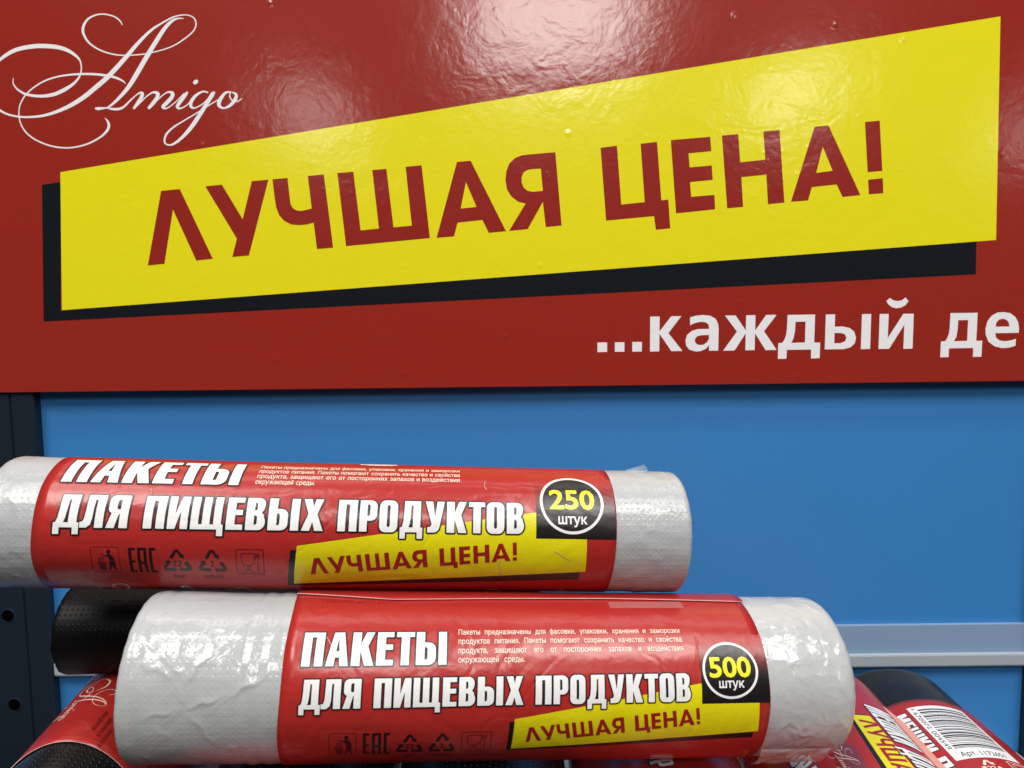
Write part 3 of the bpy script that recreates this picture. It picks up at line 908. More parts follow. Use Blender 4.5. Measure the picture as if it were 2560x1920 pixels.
# ---- printed marks, unit boxes 0..1
def mark_bin(x, y, w, h, lw):
    f = Flat()
    f.shape([rrect(x, y, x + w, y + h, w * .08), rrect(x + lw, y + lw, x + w - lw, y + h - lw, w * .06)])
    g = lambda p: (x + p[0] * w, y + p[1] * h)
    G = Flat()
    G.poly([g(p) for p in arc(.64, .83, .075, .085, 0, 330, 10)])
    G.poly([g(p) for p in [(.30, .745), (.52, .70), (.60, .74), (.72, .72), (.80, .62), (.83, .50), (.64, .50), (.62, .62), (.50, .665), (.31, .725)]])
    G.poly([g(p) for p in [(.64, .48), (.83, .48), (.83, .06), (.80, .06), (.715, .30), (.60, .06), (.575, .06)]])
    for k in range(5): xx = .22 + k * .065; G.poly([g(p) for p in [(xx, .44), (xx + .022, .44), (.50 - (.50 - xx) * .72 + .02 - .03, .08), (.50 - (.50 - xx) * .72 - .035, .08)]], 2e-6)
    for k in range(6): yy = .08 + k * .07; G.poly([g(p) for p in [(.20 + .07 * (5 - k) / 5, yy), (.515, yy), (.515, yy + .02), (.20 + .07 * (5 - k) / 5, yy + .02)]])
    G.shape([[g(p) for p in [(.24, .50), (.40, .50), (.48, .61), (.32, .63)]], [g(p) for p in [(.275, .52), (.385, .52), (.445, .595), (.335, .605)]]])
    return f, G
def mark_eac(x, y, w, h):
    G = Flat(); g = lambda p: (x + p[0] * w, y + p[1] * h)
    G.poly([g(p) for p in [(0, 0), (.24, 0), (.24, .10), (.11, .10), (.11, .43), (.23, .43), (.23, .53), (.11, .53), (.11, .90), (.24, .90), (.24, 1), (0, 1)]])
    G.shape([[g(p) for p in [(.33, 0), (.33, 1), (.67, 1), (.67, 0), (.56, 0), (.56, .38), (.44, .38), (.44, 0)]], [g(p) for p in [(.44, .48), (.56, .48), (.56, .90), (.44, .90)]]])
    G.poly([g(p) for p in [(.76, 0), (1, 0), (1, .10), (.87, .10), (.87, .90), (1, .90), (1, 1), (.76, 1)]])
    return G
def mark_tri(x, y, w, h, num, G=None):
    G = G or Flat(); g = lambda p: (x + p[0] * w, y + p[1] * h)
    G.poly([g(p) for p in [(.24, .64), (.40, .94), (.46, 1.0), (.54, 1.0), (.60, .94), (.68, .78), (.74, .82), (.76, .60), (.56, .68), (.61, .73), (.50, .90), (.36, .58)]])
    G.poly([g(p) for p in [(.0, .12), (.0, .20), (.12, .44), (.06, .50), (.26, .52), (.28, .30), (.22, .36), (.12, .17), (.14, .15), (.44, .15), (.44, .0), (.08, .0)]])
    G.poly([g(p) for p in [(.55, .08), (.64, -.06), (.64, .0), (.92, .0), (1.0, .10), (1.0, .20), (.86, .50), (.74, .42), (.86, .17), (.84, .15), (.64, .15), (.64, .22)]])
    ww = .34 * w if len(num) > 1 else .14 * w
    text_flat(num, x + w * .5 - ww / 2, y + h * .25, h * .26, ww, 0.02, 0, G)
    return G
def mark_glass(x, y, w, h, lw):
    G = Flat(); g = lambda p: (x + p[0] * w, y + p[1] * h)
    G.shape([rrect(x, y, x + w, y + h, w * .05), rrect(x + lw, y + lw, x + w - lw, y + h - lw, w * .04)])
    L = lambda pts: G.ribbon([(*g(p), lw) for p in pts], 0, 0, None, 3)
    L([(.20, .84), (.20, .60), (.26, .44), (.36, .38), (.50, .38), (.60, .44), (.67, .60), (.67, .84)])
    L([(.19, .84), (.68, .84)]); L([(.39, .37), (.39, .22), (.32, .12), (.22, .09)]); L([(.47, .37), (.47, .22), (.54, .12), (.64, .09)])
    L([(.72, .84), (.72, .66)]); L([(.77, .84), (.77, .66)]); L([(.82, .84), (.82, .66), (.78, .56), (.77, .08)])
    return G

def axes(yaw, tilt):
    a = Vector((math.cos(tilt) * math.cos(yaw), math.cos(tilt) * math.sin(yaw), math.sin(tilt)))
    side = Vector((0, 0, 1)).cross(a).normalized()
    return a, -side, a.cross(side).normalized()

mm = 0.001
SLO_BL, SLO_BR, SLO_TR = sx_(z2(134, 796)), sx_(z3(1340, 801)), sx_(z3(1325, 500))
def affine(src, dst):
    A = np.array([[p[0], p[1], 1] for p in src]); X = np.linalg.solve(A, np.array(dst))
    return lambda p: tuple(np.array([p[0], p[1], 1]) @ X)

def print_label(R, parent, d, badge_mat):
    """the front print of a food bag sleeve. d: measured places, mm along and round the sleeve"""
    H1 = 5e-5
    lab = parent
    b = decal(R, 'banner', Flat().poly([(x * mm, y * mm) for x, y in d['ban']]), M_yellow, H1 * 2, lab)
    decal(R, 'drop_shape', Flat().poly([(x * mm, y * mm) for x, y in d['blk']]), M_black, H1, lab)
    fn = affine([SLO_BL, SLO_BR, SLO_TR], [(x * mm, y * mm) for x, y in d['slo']])
    f = Flat()
    for cs in SLOGAN: f.shape([[fn(sx_(p)) for p in c] for c in cs])
    decal(R, 'slogan_lettering', f, M_dred, H1 * 3, lab)
    u0, v0, u1, v1 = [q * mm for q in d['badge']]
    decal(R, 'count_square', Flat().rect(u0, v0, u1, v1), badge_mat, H1 * 3, lab, 0.004)
    cu, cv, ru, rv = [q * mm for q in d['circ']]
    decal(R, 'count_disc', Flat().poly(arc(cu, cv, ru * .93, rv * .93, 0, 355, 60)), M_black, H1 * 4, lab)
    decal(R, 'count_ring', Flat().shape([arc(cu, cv, ru, rv, 0, 355, 60), arc(cu, cv, ru * .915, rv * .915, 0, 355, 60)]), M_white, H1 * 5, lab)
    x0, y0, x1, y1 = [q * mm for q in d['num']]
    decal(R, 'count_number', text_flat(d['n'], x0, y0, (y1 - y0), x1 - x0, 0.026), M_digit, H1 * 5, lab)
    x0, y0, x1, y1 = [q * mm for q in d['sht']]
    decal(R, 'count_unit', text_flat('штук', x0, y0, (y1 - y0) * 1.36, x1 - x0, 0.02), M_white, H1 * 5, lab)
    x0, x1, y0, y1 = [q * mm for q in d['l1']]
    w, k = heavy_text('ПАКЕТЫ', x0, x1, y0, y1 - y0, d['out'] * mm)
    decal(R, 'title_outline', k, M_black, H1 * 5, lab); decal(R, 'title_lettering', w, M_white, H1 * 6, lab)
    x0, x1, y0, y1 = [q * mm for q in d['l2']]
    xs = [x0 + (x1 - x0) * t for t in (0, .149, .181, .557, .588, 1)]
    for i, (t, a, c) in enumerate((('ДЛЯ', xs[0], xs[1]), ('ПИЩЕВЫХ', xs[2], xs[3]), ('ПРОДУКТОВ', xs[4], xs[5]))):
        w, k = heavy_text(t, a, c, y0, y1 - y0, d['out'] * mm, gap=.085)
        decal(R, 'title_outline', k, M_black, H1 * 5, lab); decal(R, 'title_lettering', w, M_white, H1 * 6, lab)
    f = Flat()
    lines = ['Пакеты предназначены для фасовки, упаковки, хранения и заморозки', 'продуктов питания. Пакеты помогают сохранить качество и свойства',
             'продукта, защищают его от посторонних запахов и воздействия']
    for L, y in zip(lines, d['sm'][2:5]): text_words(L, d['sm'][0] * mm, d['sm'][1] * mm, y * mm, d['cap'] * mm, 0.008, f)
    text_words('окружающей среды.', d['sm'][0] * mm, (d['sm'][0] + (d['sm'][1] - d['sm'][0]) * .285) * mm, d['sm'][5] * mm, d['cap'] * mm, 0.008, f)
    decal(R, 'small_print', f, M_cream, H1 * 5, lab, None, True)
    mk = d['mk']
    fr, g = mark_bin(*[q * mm for q in mk['bin']], .22 * mm * d['k'])
    decal(R, 'litter_mark_frame', fr, M_thin, H1, lab); decal(R, 'litter_mark', g, M_mark, H1, lab)
    decal(R, 'conformity_mark', mark_eac(*[q * mm for q in mk['eac']]), M_mark, H1, lab)
    for key, num, nm in (('t1', '22', 'PAP'), ('t2', '2', 'HDPE')):
        x, y, w, h = [q * mm for q in mk[key]]
        g = mark_tri(x, y, w, h, num)
        ww = w * (.42 if nm == 'PAP' else .66)
        text_flat(nm, x + w / 2 - ww / 2, y - h * .42, h * .20, ww, 0.01, 0, g)
        decal(R, 'recycling_mark', g, M_mark, H1, lab)
    decal(R, 'food_safe_mark', mark_glass(*[q * mm for q in mk['gl']], .3 * mm * d['k']), M_thin, H1, lab)

# ---- the lower, thicker roll (500)
aU, aE1, aE2 = axes(0.1121, -0.06546)
R5 = Roll(Vector((0, .3, -.15316)) - aU * .0029, aU, aE1, aE2, .0338, .0338, 0.00035, 3.3, 0.0125)
t500 = thing('bag_roll', 'thick roll of white food bags, red sleeve with a badge reading 500', 'bag roll', R5.c, 'rolls of food bags in red sleeves')
cr = [((455, 1712), (570, 1600), .0011), ((570, 1600), (651, 1523), .0008), ((570, 1600), (530, 1640), .0007), ((455, 1775), (570, 1743), .0010), ((570, 1743), (662, 1692), .0012), ((345, 1657), (450, 1700), .0008),
      ((460, 1776), (550, 1875), .0007), ((440, 1712), (458, 1775), .0007), ((350, 1800), (455, 1775), .0006), ((350, 1590), (395, 1625), .0008), ((395, 1625), (455, 1700), .0008), ((470, 1580), (600, 1560), .0005), ((410, 1505), (640, 1500), .0006), ((448, 1520), (452, 1690), .0003)]
cr = [(R5.uv(*a), R5.uv(*b), h) for a, b, h in cr]
def d5l(u, v):
    return .0006 * noise.noise(Vector((u * 30, v * 30, 1.3))) + .0001 * noise.noise(Vector((u * 150, v * 150, 7.3))) + .00018 * math.sin(u * 900) * (1 if u > -.107 or u < -.140 else .1)
crl = [(a, b, h * .6, .0006) for a, b, h in cr]
rc = random.Random(5)
for _ in range(26):
    x, y, a, l = rc.uniform(-.148, -.094), rc.uniform(-.045, .045), rc.choice((.5, .9, -.6, 1.4, 2.4)) + rc.uniform(-.3, .3), rc.uniform(.005, .016)
    crl.append(((x, y), (x + l * math.cos(a), y + l * math.sin(a)), rc.uniform(.00008, .00028), .0008))
def d5r(u, v):
    return .0005 * noise.noise(Vector((u * 38, v * 38, 2.1))) + .00012 * noise.noise(Vector((u * 190, v * 120, 4.1)))
crr = []
for _ in range(380):
    x, y, a, l = rc.uniform(.104, .142), rc.uniform(-.1, .1), rc.gauss(-.45, .75), rc.uniform(.004, .017)
    big = rc.random() < .3
    crr.append(((x, y), (x + l * math.cos(a), y + l * math.sin(a)), rc.uniform(.0002, .00045) if big else rc.uniform(.00006, .00022), .0010 if big else .0005))
film(R5, 'film', -.1508, -.0890, M_film, t500, d5l, .0007, .003, (True, False), 0.0005, .0002, crl)
film(R5, 'film', .1010, .1432, M_film_crumple, t500, d5r, .0006, .005, (False, True), 0.0005, .0003, crr)
core(R5, -.1500, .1425, t500)
lab500 = sleeve(R5, 'sleeve', lambda v: -.0911 + .0004 * math.sin(v * 60) + .00015 * math.sin(v * 190), lambda v: .1034 + .0003 * math.sin(v * 75 + 2) + .00012 * math.sin(v * 230), M_red, M_edge, t500, 0.0)
RED = (0.385, 0.023, 0.020)
bad5 = paper_mat('badge_black_fade', (0.010, 0.008, 0.008), 0.3, (13 * mm, 29 * mm, RED))
print_label(R5, lab500, dict(
    ban=[(-1.6, -16.3), (99.6, -9.4), (98.9, 3.2), (75, 3.2), (75, 11.0), (73.7, 11.0), (-1.1, -1.3)], blk=[(-3.4, -17.3), (97.7, -12.5), (97.7, -9.0), (-3.1, -2.4)],
    slo=[(3.9, -12.2), (74.5, -5.3), (73.5, 1.7)], badge=(74.6, 3.3, 103.35, 30), circ=(87.2, 15.9, 11.8, 10.9), num=(78.2, 13.4, 96.0, 20.8), n='500', sht=(81.9, 9.3, 92.6, 11.7),
    l1=(-84.0, -28.6, 19.55, 32.4), l2=(-83.6, 69.9, 4.4, 14.95), out=.52, sm=(-24.0, 68.5, 31.1, 27.3, 23.65, 20.2), cap=2.2, k=1.0,
    mk=dict(bin=(-72.3, -18.9, 10.4, 13.2), eac=(-59.4, -18.1, 10.4, 12.2), t1=(-46.6, -17.0, 10.2, 10.0), t2=(-34.1, -17.0, 10.2, 10.2), gl=(-21.6, -17.4, 11.9, 11.0))), bad5)
# overlap of the sleeve along the top, taped down
def flap_edge(u):
    us = [-.0932, -.052, .0386, .104]; vs_ = [55.5, 50.0, 52.7, 50.8]
    return float(np.interp(u, us, vs_)) * mm - .0527
sleeve(R5, 'overlap_flap', -.0914, .1037, M_red, M_edge, t500, 0.0008, .0527, .085, .0003, flap_edge)
decal(R5, 'hidden_lettering', text_flat('ТОВАРЫ ДЛЯ ДОМА', -.081, .0490, .0026, .034, 0.02), M_dred, 5e-5, lab500)
decal(R5, 'tape', Flat().rect(.0415, .0450, .0745, .0500), M_tape, 9e-5, t500)

# ---- the upper, thinner roll (250)
bU, bE1, bE2 = axes(0.0966, -0.05486)
sc = .985
R2 = Roll(Vector((0, .33 * sc, -.09699 * sc)) - bU * .0015, bU, bE1, bE2, .0286 * sc, .0286 * sc, 0.0003, 8.1, 0.0)
R2.A = R2.B = .0282
R2.__init__(R2.c, bU, bE1, bE2, .0282, .0282, .0003, 8.1, 0.0)
t250 = thing('bag_roll', 'slimmer roll of white food bags lying on top, badge reading 250', 'bag roll', R2.c, 'rolls of food bags in red sleeves')
def d2(u, v):
    p = Vector((u * 40, v * 60, 5.5))
    s = .0005 * noise.noise(p) + .0003 * noise.noise(p * 3.1)
    dg = (u * .8 + v) * 140
    return s * .6 + .00015 * max(0, noise.noise(Vector((dg, u * 12, 1))))
cr2 = []
for _ in range(90):
    x, y, a, l = rc.choice((rc.uniform(-.217, -.196), rc.uniform(.046, .077))), rc.uniform(-.085, .085), rc.gauss(-.6, .5), rc.uniform(.004, .018)
    cr2.append(((x, y), (x + l * math.cos(a), y + l * math.sin(a)), rc.uniform(.0001, .00042), .0007))
film(R2, 'film', -.2190, -.1930, M_film_fine, t250, d2, .0009, .0045, (True, False), .0003, .0002, cr2)
film(R2, 'film', .0405, .0785, M_film_fine, t250, d2, .0009, .003, (False, True), .0004, .0002, cr2)
core(R2, -.2185, .0780, t250)
lab250 = sleeve(R2, 'sleeve', lambda v: -.1957 + .0004 * math.sin(v * 70 + 1) + .00015 * math.sin(v * 210), lambda v: .0433 + .0003 * math.sin(v * 80), M_red, M_edge, t250, 0.0)
bad2 = paper_mat('badge_black_fade_upper', (0.010, 0.008, 0.008), 0.3, (13 * mm, 33 * mm, RED))
print_label(R2, lab250, dict(
    ban=[(-93.8, -20.9), (30.8, -11.6), (30.3, 3.9), (8.3, 3.9), (8.3, 14.9), (3.2, 14.3), (-91.5, -.5)], blk=[(-96.5, -22.8), (28.5, -16.5), (28.5, -10.8), (-94.2, -2.3)],
    slo=[(-86.3, -14.3), (.4, -6.0), (-.1, 2.2)], badge=(8.2, 3.9, 43.15, 33.5), circ=(24.1, 19.8, 14.1, 13.9), num=(14.2, 16.8, 34.2, 25.8), n='250', sht=(17.8, 10.2, 30.5, 13.2),
    l1=(-189.0, -118.2, 25.1, 40.4), l2=(-187.2, 2.9, 5.8, 19.0), out=.62, sm=(-111.5, -24.8, 36.8, 33.0, 29.5, 26.0), cap=2.5, k=1.1,
    mk=dict(bin=(-172.9, -14.1, 10.9, 12.2), eac=(-158.3, -14.1, 10.5, 12.0), t1=(-145.2, -13.2, 11.2, 10.6), t2=(-131.3, -13.2, 11.2, 10.6), gl=(-116.2, -14.6, 11.3, 12.4))), bad2)
# curls of the script logo that peep out from beneath
def low(pts, h=5e-5): return [(*R2.uv(x, y), w * mm) for x, y, w in pts]
CURLS = [[(300, 1475, .4), (270, 1474, .5), (248, 1471, .5), (252, 1467, .6), (280, 1467, .7), (300, 1472, .6), (322, 1475, .5)],
         [(292, 1470, .6), (283, 1464, .7), (292, 1460, .8), (310, 1460, .8), (322, 1467, .8), (318, 1473, .6)],
         [(470, 1472, .6), (455, 1467, .8), (466, 1465, .8), (478, 1471, .9), (488, 1475, .7)],
         [(565, 1476, .4), (590, 1470, .5), (615, 1470, .5), (640, 1475, .4)],
         [(1205, 1480, .3), (1222, 1474, .6), (1240, 1475, .5), (1255, 1480, .3)],
         [(1385, 1480, .3), (1398, 1474, .6), (1412, 1478, .5)]]
for i, c in enumerate(CURLS):
    decal(R2, 'script_curl', Flat().ribbon(low(c), 0, 1e-5), M_cream, 6e-5 + (i % 2) * 2e-5, lab250, None)
# torn paper on top of the sleeve
f = Flat(); P = []
for i in range(15):
    P.append((-.0695 + i * .00118, .0448 + .0006 * noise.noise(Vector((i * 1.3, 0, 0)))))
for i in range(14, -1, -1):
    P.append((-.0695 + i * .00118, .0434 - (.0009 if 2 < i < 13 else 0) + .0009 * noise.noise(Vector((i * 1.7, 4, 0)))))
decal(R2, 'torn_patch', f.poly(P), M_edge, .0003, lab250, None)
# loose corner of clear film behind the right end
p0, p1, p2, p3 = at_y(1562, 1176, .333), at_y(1611, 1161, .333), at_y(1620, 1176, .333), at_y(1600, 1184, .330)
bm = bmesh.new()
v4 = [bm.verts.new(p) for p in (p0, p1, p2, p3)]
fc = bm.faces.new(v4)
bmesh.ops.solidify(bm, geom=[fc], thickness=.0002)
bm_obj('loose_corner', bm, M_clear, t250)

# loose tail of film under the right end of the lower roll
P, Fc, UV = [], [], []
n1, n2 = 46, 24
for j in range(n2 + 1):
    t = j / n2
    for i in range(n1 + 1):
        u = .1042 + .031 * i / n1 * (1 - .10 * t) + .004 * t
        v = -.020 - .0215 * t - .0045 * t * (i / n1) + .0010 * noise.noise(Vector((i * .25, 1, 0))) * t
        hh = .0001 + .0035 * t + .0016 * t * noise.noise(Vector((u * 120, v * 90, 3)))
        p, n = R5.pos(u, v, hh); P.append(p); UV.append((u, v))
for j in range(n2):
    for i in range(n1):
        k = j * (n1 + 1) + i; Fc.append((k, k + 1, k + n1 + 2, k + n1 + 1))
link_mesh('loose_sheet', P, Fc, M_milky, t500, UV)

# ---- black dotted roll on the left, under the upper roll
kU, kE1, kE2 = axes(0.09, -0.042)
kc = Vector((0, .372, -.1620))
RK = Roll(kc, kU, kE1, kE2, .0220, .0220, .0006, 12.0)
tk = thing('garbage_bag_roll', 'black dotted garbage bag roll wedged between the left post and the white rolls', 'bag roll', RK.c + RK.U * -.15)
ul = RK.uv(121, 1580)[0]
def dk(u, v): return .0004 * noise.noise(Vector((u * 50, v * 50, 3))) + .0003 * noise.noise(Vector((u * 8, v * 160, 3)))
film(RK, 'film', ul, ul + .24, M_bfilm, tk, dk, .0014, .0025, (True, True), 0, .001)
core(RK, ul + .0005, ul + .2395, tk)

# ---- the pile underneath: rolls that point away from the viewer
def pile_roll(name, label, c, A, B, ax, y0, y1, s0, s1, sleeve_mat=M_red, film_m=M_bfilm2, seed=1.0, group=None, az=0.0, dstep=.0016, n=0.0005):
    """c: axis point at y = c.y; y0..y1 extent, s0..s1 sleeve extent, in y"""
    a = Vector((ax, 1, az)).normalized()
    U = -a; E1 = Vector((0, 0, 1)); E1 = (E1 - U * E1.dot(U)).normalized(); E2 = E1.cross(U).normalized()
    cy = c[1]
    top = level((c[0], c[1], c[2] + B))
    zs = -.2905                                   # the shelf board
    B = (top.z - zs) / 2
    R = Roll((top.x, cy, zs + B), U, E1, E2, A, B, .0004, seed)
    t = thing(name, label, 'bag roll', R.c, group)
    fd = lambda u, v: n * noise.noise(Vector((u * 30, v * 30, seed))) + n * .5 * noise.noise(Vector((u * 90, v * 60, seed)))
    film(R, 'film', cy - y1, cy - y0, film_m, t, fd, dstep, .004, (True, True), .0003, .0008)
    core(R, cy - y1 + .0005, cy - y0 - .0005, t)
    sl = sleeve(R, 'sleeve', cy - s1, cy - s0, sleeve_mat, M_edge, t, .0006) if s1 > s0 else None
    return R, t, sl
def rhs(R, px, py, top=True):
    """place on a pile roll's skin behind a pixel, found by marching along the ray"""
    d = ray(px, py); best = None
    for k in range(600):
        q = d * (0.24 + k * .0005)
        w = q - R.c
        e1, e2, u = w.dot(R.E1), w.dot(R.E2), w.dot(R.U)
        if (e1 / R.B) ** 2 + (e2 / R.A) ** 2 <= 1:
            ph = math.atan2(e2 / R.A, e1 / R.B)
            return u, float(np.interp(ph, R.ph, R.L))
    # missed: nearest approach
    k = min(range(600), key=lambda k: ((d * (0.24 + k * .0005) - R.c).dot(R.E1) / R.B) ** 2 + ((d * (0.24 + k * .0005) - R.c).dot(R.E2) / R.A) ** 2)
    w = d * (0.24 + k * .0005) - R.c
    ph = math.atan2(w.dot(R.E2) / R.A, w.dot(R.E1) / R.B)
    return w.dot(R.U), float(np.interp(ph, R.ph, R.L))
GP = 'garbage bag rolls stacked end on in the pile'

# left: red sleeve with the white script
RA, ta, sa = pile_roll('garbage_bag_roll', 'black roll at bottom left in a red sleeve with white script, pointing away', (-.1885, .286, -.2235), .036, .045, -.14, .23, .441, .2865, .436, seed=21.0, group=GP)
pm, po, pt, po2 = rhs(RA, 170, 1772), rhs(RA, 142, 1808), rhs(RA, 211, 1795), rhs(RA, 228, 1709)
su = (po[0] - pm[0]) / 754.0
bv = (po[1] + pm[1]) / 2 + .0018
sv = (pt[1] - bv) / 640.0 * 1.35
for du_ in (0.0, po2[0] - po[0]):
    decal(RA, 'script_logo', script_flat(lambda p: (po[0] + .0015 + du_ + (p[0] - 1674) * su, bv - (p[1] - 750) * sv), 0, 2e-6, 3), M_cream, 6.6e-4, sa, None)
f = Flat()
for w, pa_, pb_ in (('мешки для мусора', (262, 1783), (229, 1829)), ('размер пакета, см', (272, 1800), (243, 1845)), ('количество штук', (272, 1826), (243, 1872))):
    qa, qb = rhs(RA, *pa_), rhs(RA, *pb_)
    text_flat(w, qa[0], qa[1], .0020, max(qb[0] - qa[0], .01), 0.0, 0, f)
decal(RA, 'small_print', f, M_thin, 7e-4, sa, None)

# right: flattened roll with the white bar code sticker
RB, tb, sb = pile_roll('garbage_bag_roll', 'black dotted roll with a white bar code sticker on its red sleeve', (.241, .39, -.2490), .041, .0335, .03, .25, .4375, .262, .396, seed=31.0, group=GP)
g = {k: rhs(RB, *p) for k, p in dict(tl=(2267, 1773), tr=(2405, 1778), bl=(2390, 1907), br=(2540, 1908), m1=(2255, 1800), m2=(2340, 1880)).items()}
ua, ub = g['tl'][0] + .0006, g['bl'][0]

va, vb = (g['tl'][1] + g['bl'][1]) / 2, max(g['tr'][1], g['br'][1]) - .002
HS = 6e-4
stick = decal(RB, 'barcode_sticker', Flat().rect(ua, va, ub, vb), M_white, HS + 1e-4, tb)
f = Flat(); x = ua + .0032; rnd = random.Random(11)
uend = ub - .0085
while x < uend:
    w = rnd.choice((.0004, .0004, .0008, .0012)); w = min(w, uend - x)
    f.rect(x, va + .0045, x + w, vb - .0015); x += w + rnd.choice((.0005, .0005, .0009, .0012))
decal(RB, 'barcode', f, M_black, HS + 1.5e-4, stick)
f = text_flat('4', ua + .0012, va + .0015, .0022, None, 0.0)
text_flat('670072', ua + .0050, va + .0012, .0022, (uend - ua) * .40, 0.0, 0, f)
text_flat('004549', ua + .0050 + (uend - ua) * .46, va + .0012, .0022, (uend - ua) * .40, 0.0, 0, f)
decal(RB, 'barcode_digits', f, M_black, HS + 1.5e-4, stick, None)
f = text_flat('Арт. 1172651', 0, 0, .0036, (vb - va) * .70, 0.005)
f.xf(lambda p: (ub - .0020 - p[1], va + (vb - va) * .14 + p[0]))
decal(RB, 'article_number', f, M_black, HS + 1.5e-4, stick, None)
c0 = .0082
w, k = heavy_text('МЕШКИ', ua + .0035, ua + .0375, va - .0025 - c0, c0, .0005)
w2, k2 = heavy_text('ПО', ua + .043, ua + .060, va - .0025 - c0, c0, .0005)
for a_, b_ in ((k, k2),): decal(RB, 'title_outline', a_, M_black, HS + 5e-5, sb); decal(RB, 'title_outline', b_, M_black, HS + 5e-5, sb)
decal(RB, 'title_lettering', w, M_white, HS + 1e-4, sb); decal(RB, 'title_lettering', w2, M_white, HS + 1e-4, sb)
g3 = mark_tri(0, 0, .011, .010, '22'); g3.xf(lambda p: (ub + .012 - p[1], va + .007 + p[0]))
decal(RB, 'recycling_mark', g3, M_cream, HS + 5e-5, sb)
g3 = mark_glass(0, 0, .011, .011, .0004); g3.xf(lambda p: (ub + .0125 - p[1], va + .023 + p[0]))
decal(RB, 'food_safe_mark', g3, M_cream, HS + 5e-5, sb)

# right, nearer: striped lettering, yellow banner and the sleeve's raised edge
RC, tc, sc_ = pile_roll('garbage_bag_roll', 'red sleeved garbage bag roll with slanting yellow banner and raised pink paper edge', (.1675, .286, -.2355), .044, .0455, .037, .245, .40, .25, .385, seed=41.0, group=GP)
b1, b2, b3, b4 = rhs(RC, 2154, 1803), rhs(RC, 2304, 1920), rhs(RC, 2150, 1826), rhs(RC, 2235, 1920)
vm = (b1[1] + b2[1]) / 2; vn = (b3[1] + b4[1]) / 2
wv = max(vm - vn, .006)
ue = b2[0] + .05; us0 = b1[0] - .004
decal(RC, 'banner', Flat().poly([(us0, vm - wv), (ue, vm - wv * 1.6), (ue, vm + .001), (us0, vm)]), M_yellow, HS + 1e-4, sc_)
decal(RC, 'drop_shape', Flat().poly([(us0 - .001, vm - wv - .0016), (ue, vm - wv * 1.6 - .0026), (ue, vm), (us0 - .001, vm - .002)]), M_black, HS + 5e-5, sc_)
fn = affine([SLO_BL, SLO_BR, SLO_TR], [(us0 + .004, vm - wv * .82), (us0 + .090, vm - wv * 1.15), (us0 + .090, vm - wv * .25)])
f = Flat()
for cs in SLOGAN: f.shape([[fn(sx_(p)) for p in c] for c in cs])
decal(RC, 'slogan_lettering', f, M_dred, HS + 1.5e-4, sc_)
for i, (t_, a_, c_) in enumerate((('МЕШКИ', 0, .032), ('ДЛЯ', .037, .054), ('МУСОРА', .059, .096))):
    w, k = heavy_text(t_, us0 - .012 + a_, us0 - .012 + c_, vm + .0022, .014, .0006)
    decal(RC, 'title_outline', k, M_black, HS + 1.5e-4, sc_); decal(RC, 'title_lettering', w, M_white, HS + 2e-4, sc_)
q = rhs(RC, 2130, 1890)
decal(RC, 'swirl_patch', Flat().poly([(q[0] - .012, q[1] - .004), (q[0] + .03, q[1] - .008), (q[0] + .03, q[1] + .002), (q[0] - .006, q[1] + .003)]), M_purple, HS + 5e-5, sc_)
decal(RC, 'script_logo', script_flat(lambda p: (q[0] - .013 + p[0] * 1.5e-5, q[1] - .0035 - (p[1] - 500) * 1.1e-5), 0, 2e-6, 3), M_cream, HS + 8e-5, sc_, None)
q2 = rhs(RC, 2105, 1880)
decal(RC, 'small_print', text_flat('ДЛЯ ДОМА', q2[0] - .002, q2[1] - .005, .0022, .018, .01), M_mark, HS + 6e-5, sc_, None)
# raised free edge of the sleeve
P, Fc = [], []
vt = rhs(RC, 2262, 1832)[1]
pk = rhs(RC, 2180, 1752)
n_ = 30
for i in range(n_ + 1):
    t = i / n_; u = pk[0] + t * .13
    lift = .0003 + .0021 * min(1, t * 7)
    for hh, off in ((0.0006, 0.0), (0.0006 + lift, .0012), (.0006 + lift, .0015), (.0006, .0004)):
        p, n = RC.pos(u, vt + off, hh); P.append(p)
for i in range(n_):
    for k in range(4):
        a_ = i * 4 + k; b_ = i * 4 + (k + 1) % 4
        Fc.append((a_, a_ + 4, b_ + 4, b_))
link_mesh('raised_edge', P, Fc, M_pinkback, tc, smooth=False)

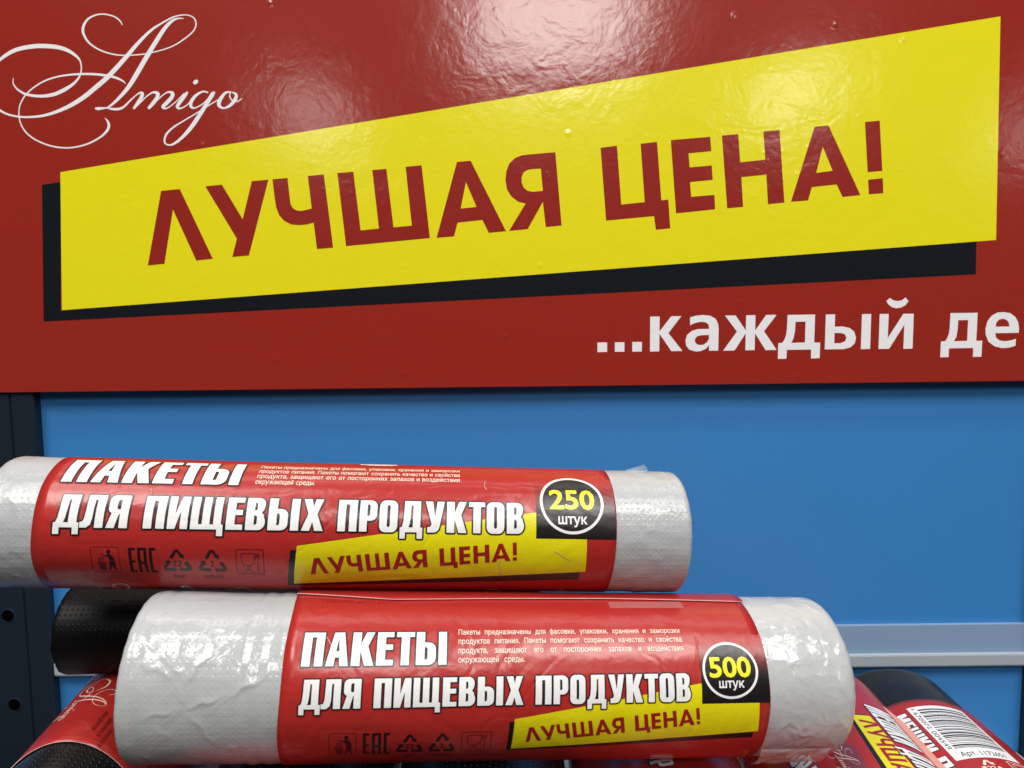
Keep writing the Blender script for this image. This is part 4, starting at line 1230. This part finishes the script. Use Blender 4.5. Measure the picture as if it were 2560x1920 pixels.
# far right: small dark roll; and three rolls hidden beneath the thick one
RD, td, sd = pile_roll('garbage_bag_roll', 'small black roll at the bottom right corner, behind the bar code roll', (.297, .42, -.2675), .0165, .0155, .02, .25, .425, .2, .2, seed=51.0, group=GP)
RE, te, se = pile_roll('garbage_bag_roll', 'red sleeved roll beneath the right half of the 500 roll', (.075, .286, -.2365), .0435, .0445, .02, .245, .40, .246, .39, seed=61.0, group=GP)
RG, tg, sg = pile_roll('garbage_bag_roll', 'dark roll beneath the middle of the 500 roll', (-.013, .286, -.2330), .0435, .0445, -.01, .245, .40, .18, .18, seed=71.0, group=GP)
RH, th_, sh = pile_roll('garbage_bag_roll', 'dark red sleeved roll beneath the left end of the 500 roll', (-.101, .286, -.2310), .0430, .0445, -.02, .245, .40, .246, .27, seed=81.0, group=GP)
q = rhs(RE, 1660, 1908)
w, k = heavy_text('МУСОРА', q[0] - .030, q[0] + .010, q[1] - .006, .010, .0006)
decal(RE, 'title_outline', k, M_black, HS + 5e-5, se); decal(RE, 'title_lettering', w, M_white, HS + 1e-4, se)
q = rhs(RE, 1905, 1908)
decal(RE, 'drop_shape', Flat().rect(q[0] - .05, q[1] - .0075, q[0] + .03, q[1] + .006), M_black, HS + 5e-5, se)
decal(RE, 'banner', Flat().rect(q[0] - .05, q[1] - .0055, q[0] + .03, q[1] + .008), M_yellow, HS + 1e-4, se)
q = rhs(RC, 2015, 1912)
w, k = heavy_text('МУСОРА', q[0] - .030, q[0] + .010, q[1] - .006, .010, .0006)
decal(RC, 'title_outline', k, M_black, HS + 5e-5, sc_); decal(RC, 'title_lettering', w, M_white, HS + 1e-4, sc_)

# small scuffs and nicks on the two white rolls' sleeves
for R, par, pts in ((R2, lab250, [(1213, 1206), (1211, 1216), (1216, 1226)]), (R2, lab250, [(1253, 1398), (1247, 1412), (1252, 1424), (1246, 1440)]), (R2, lab250, [(1385, 1376), (1405, 1388), (1426, 1402)]),
                    (R2, lab250, [(378, 1222), (381, 1230), (380, 1236)]), (R5, lab500, [(818, 1588), (825, 1600), (828, 1608)])):
    f = Flat().ribbon([(*R.uv(x, y), .00028) for x, y in pts], 0, 0)
    decal(R, 'scuff', f, M_pinkback, 4e-4, par, None)
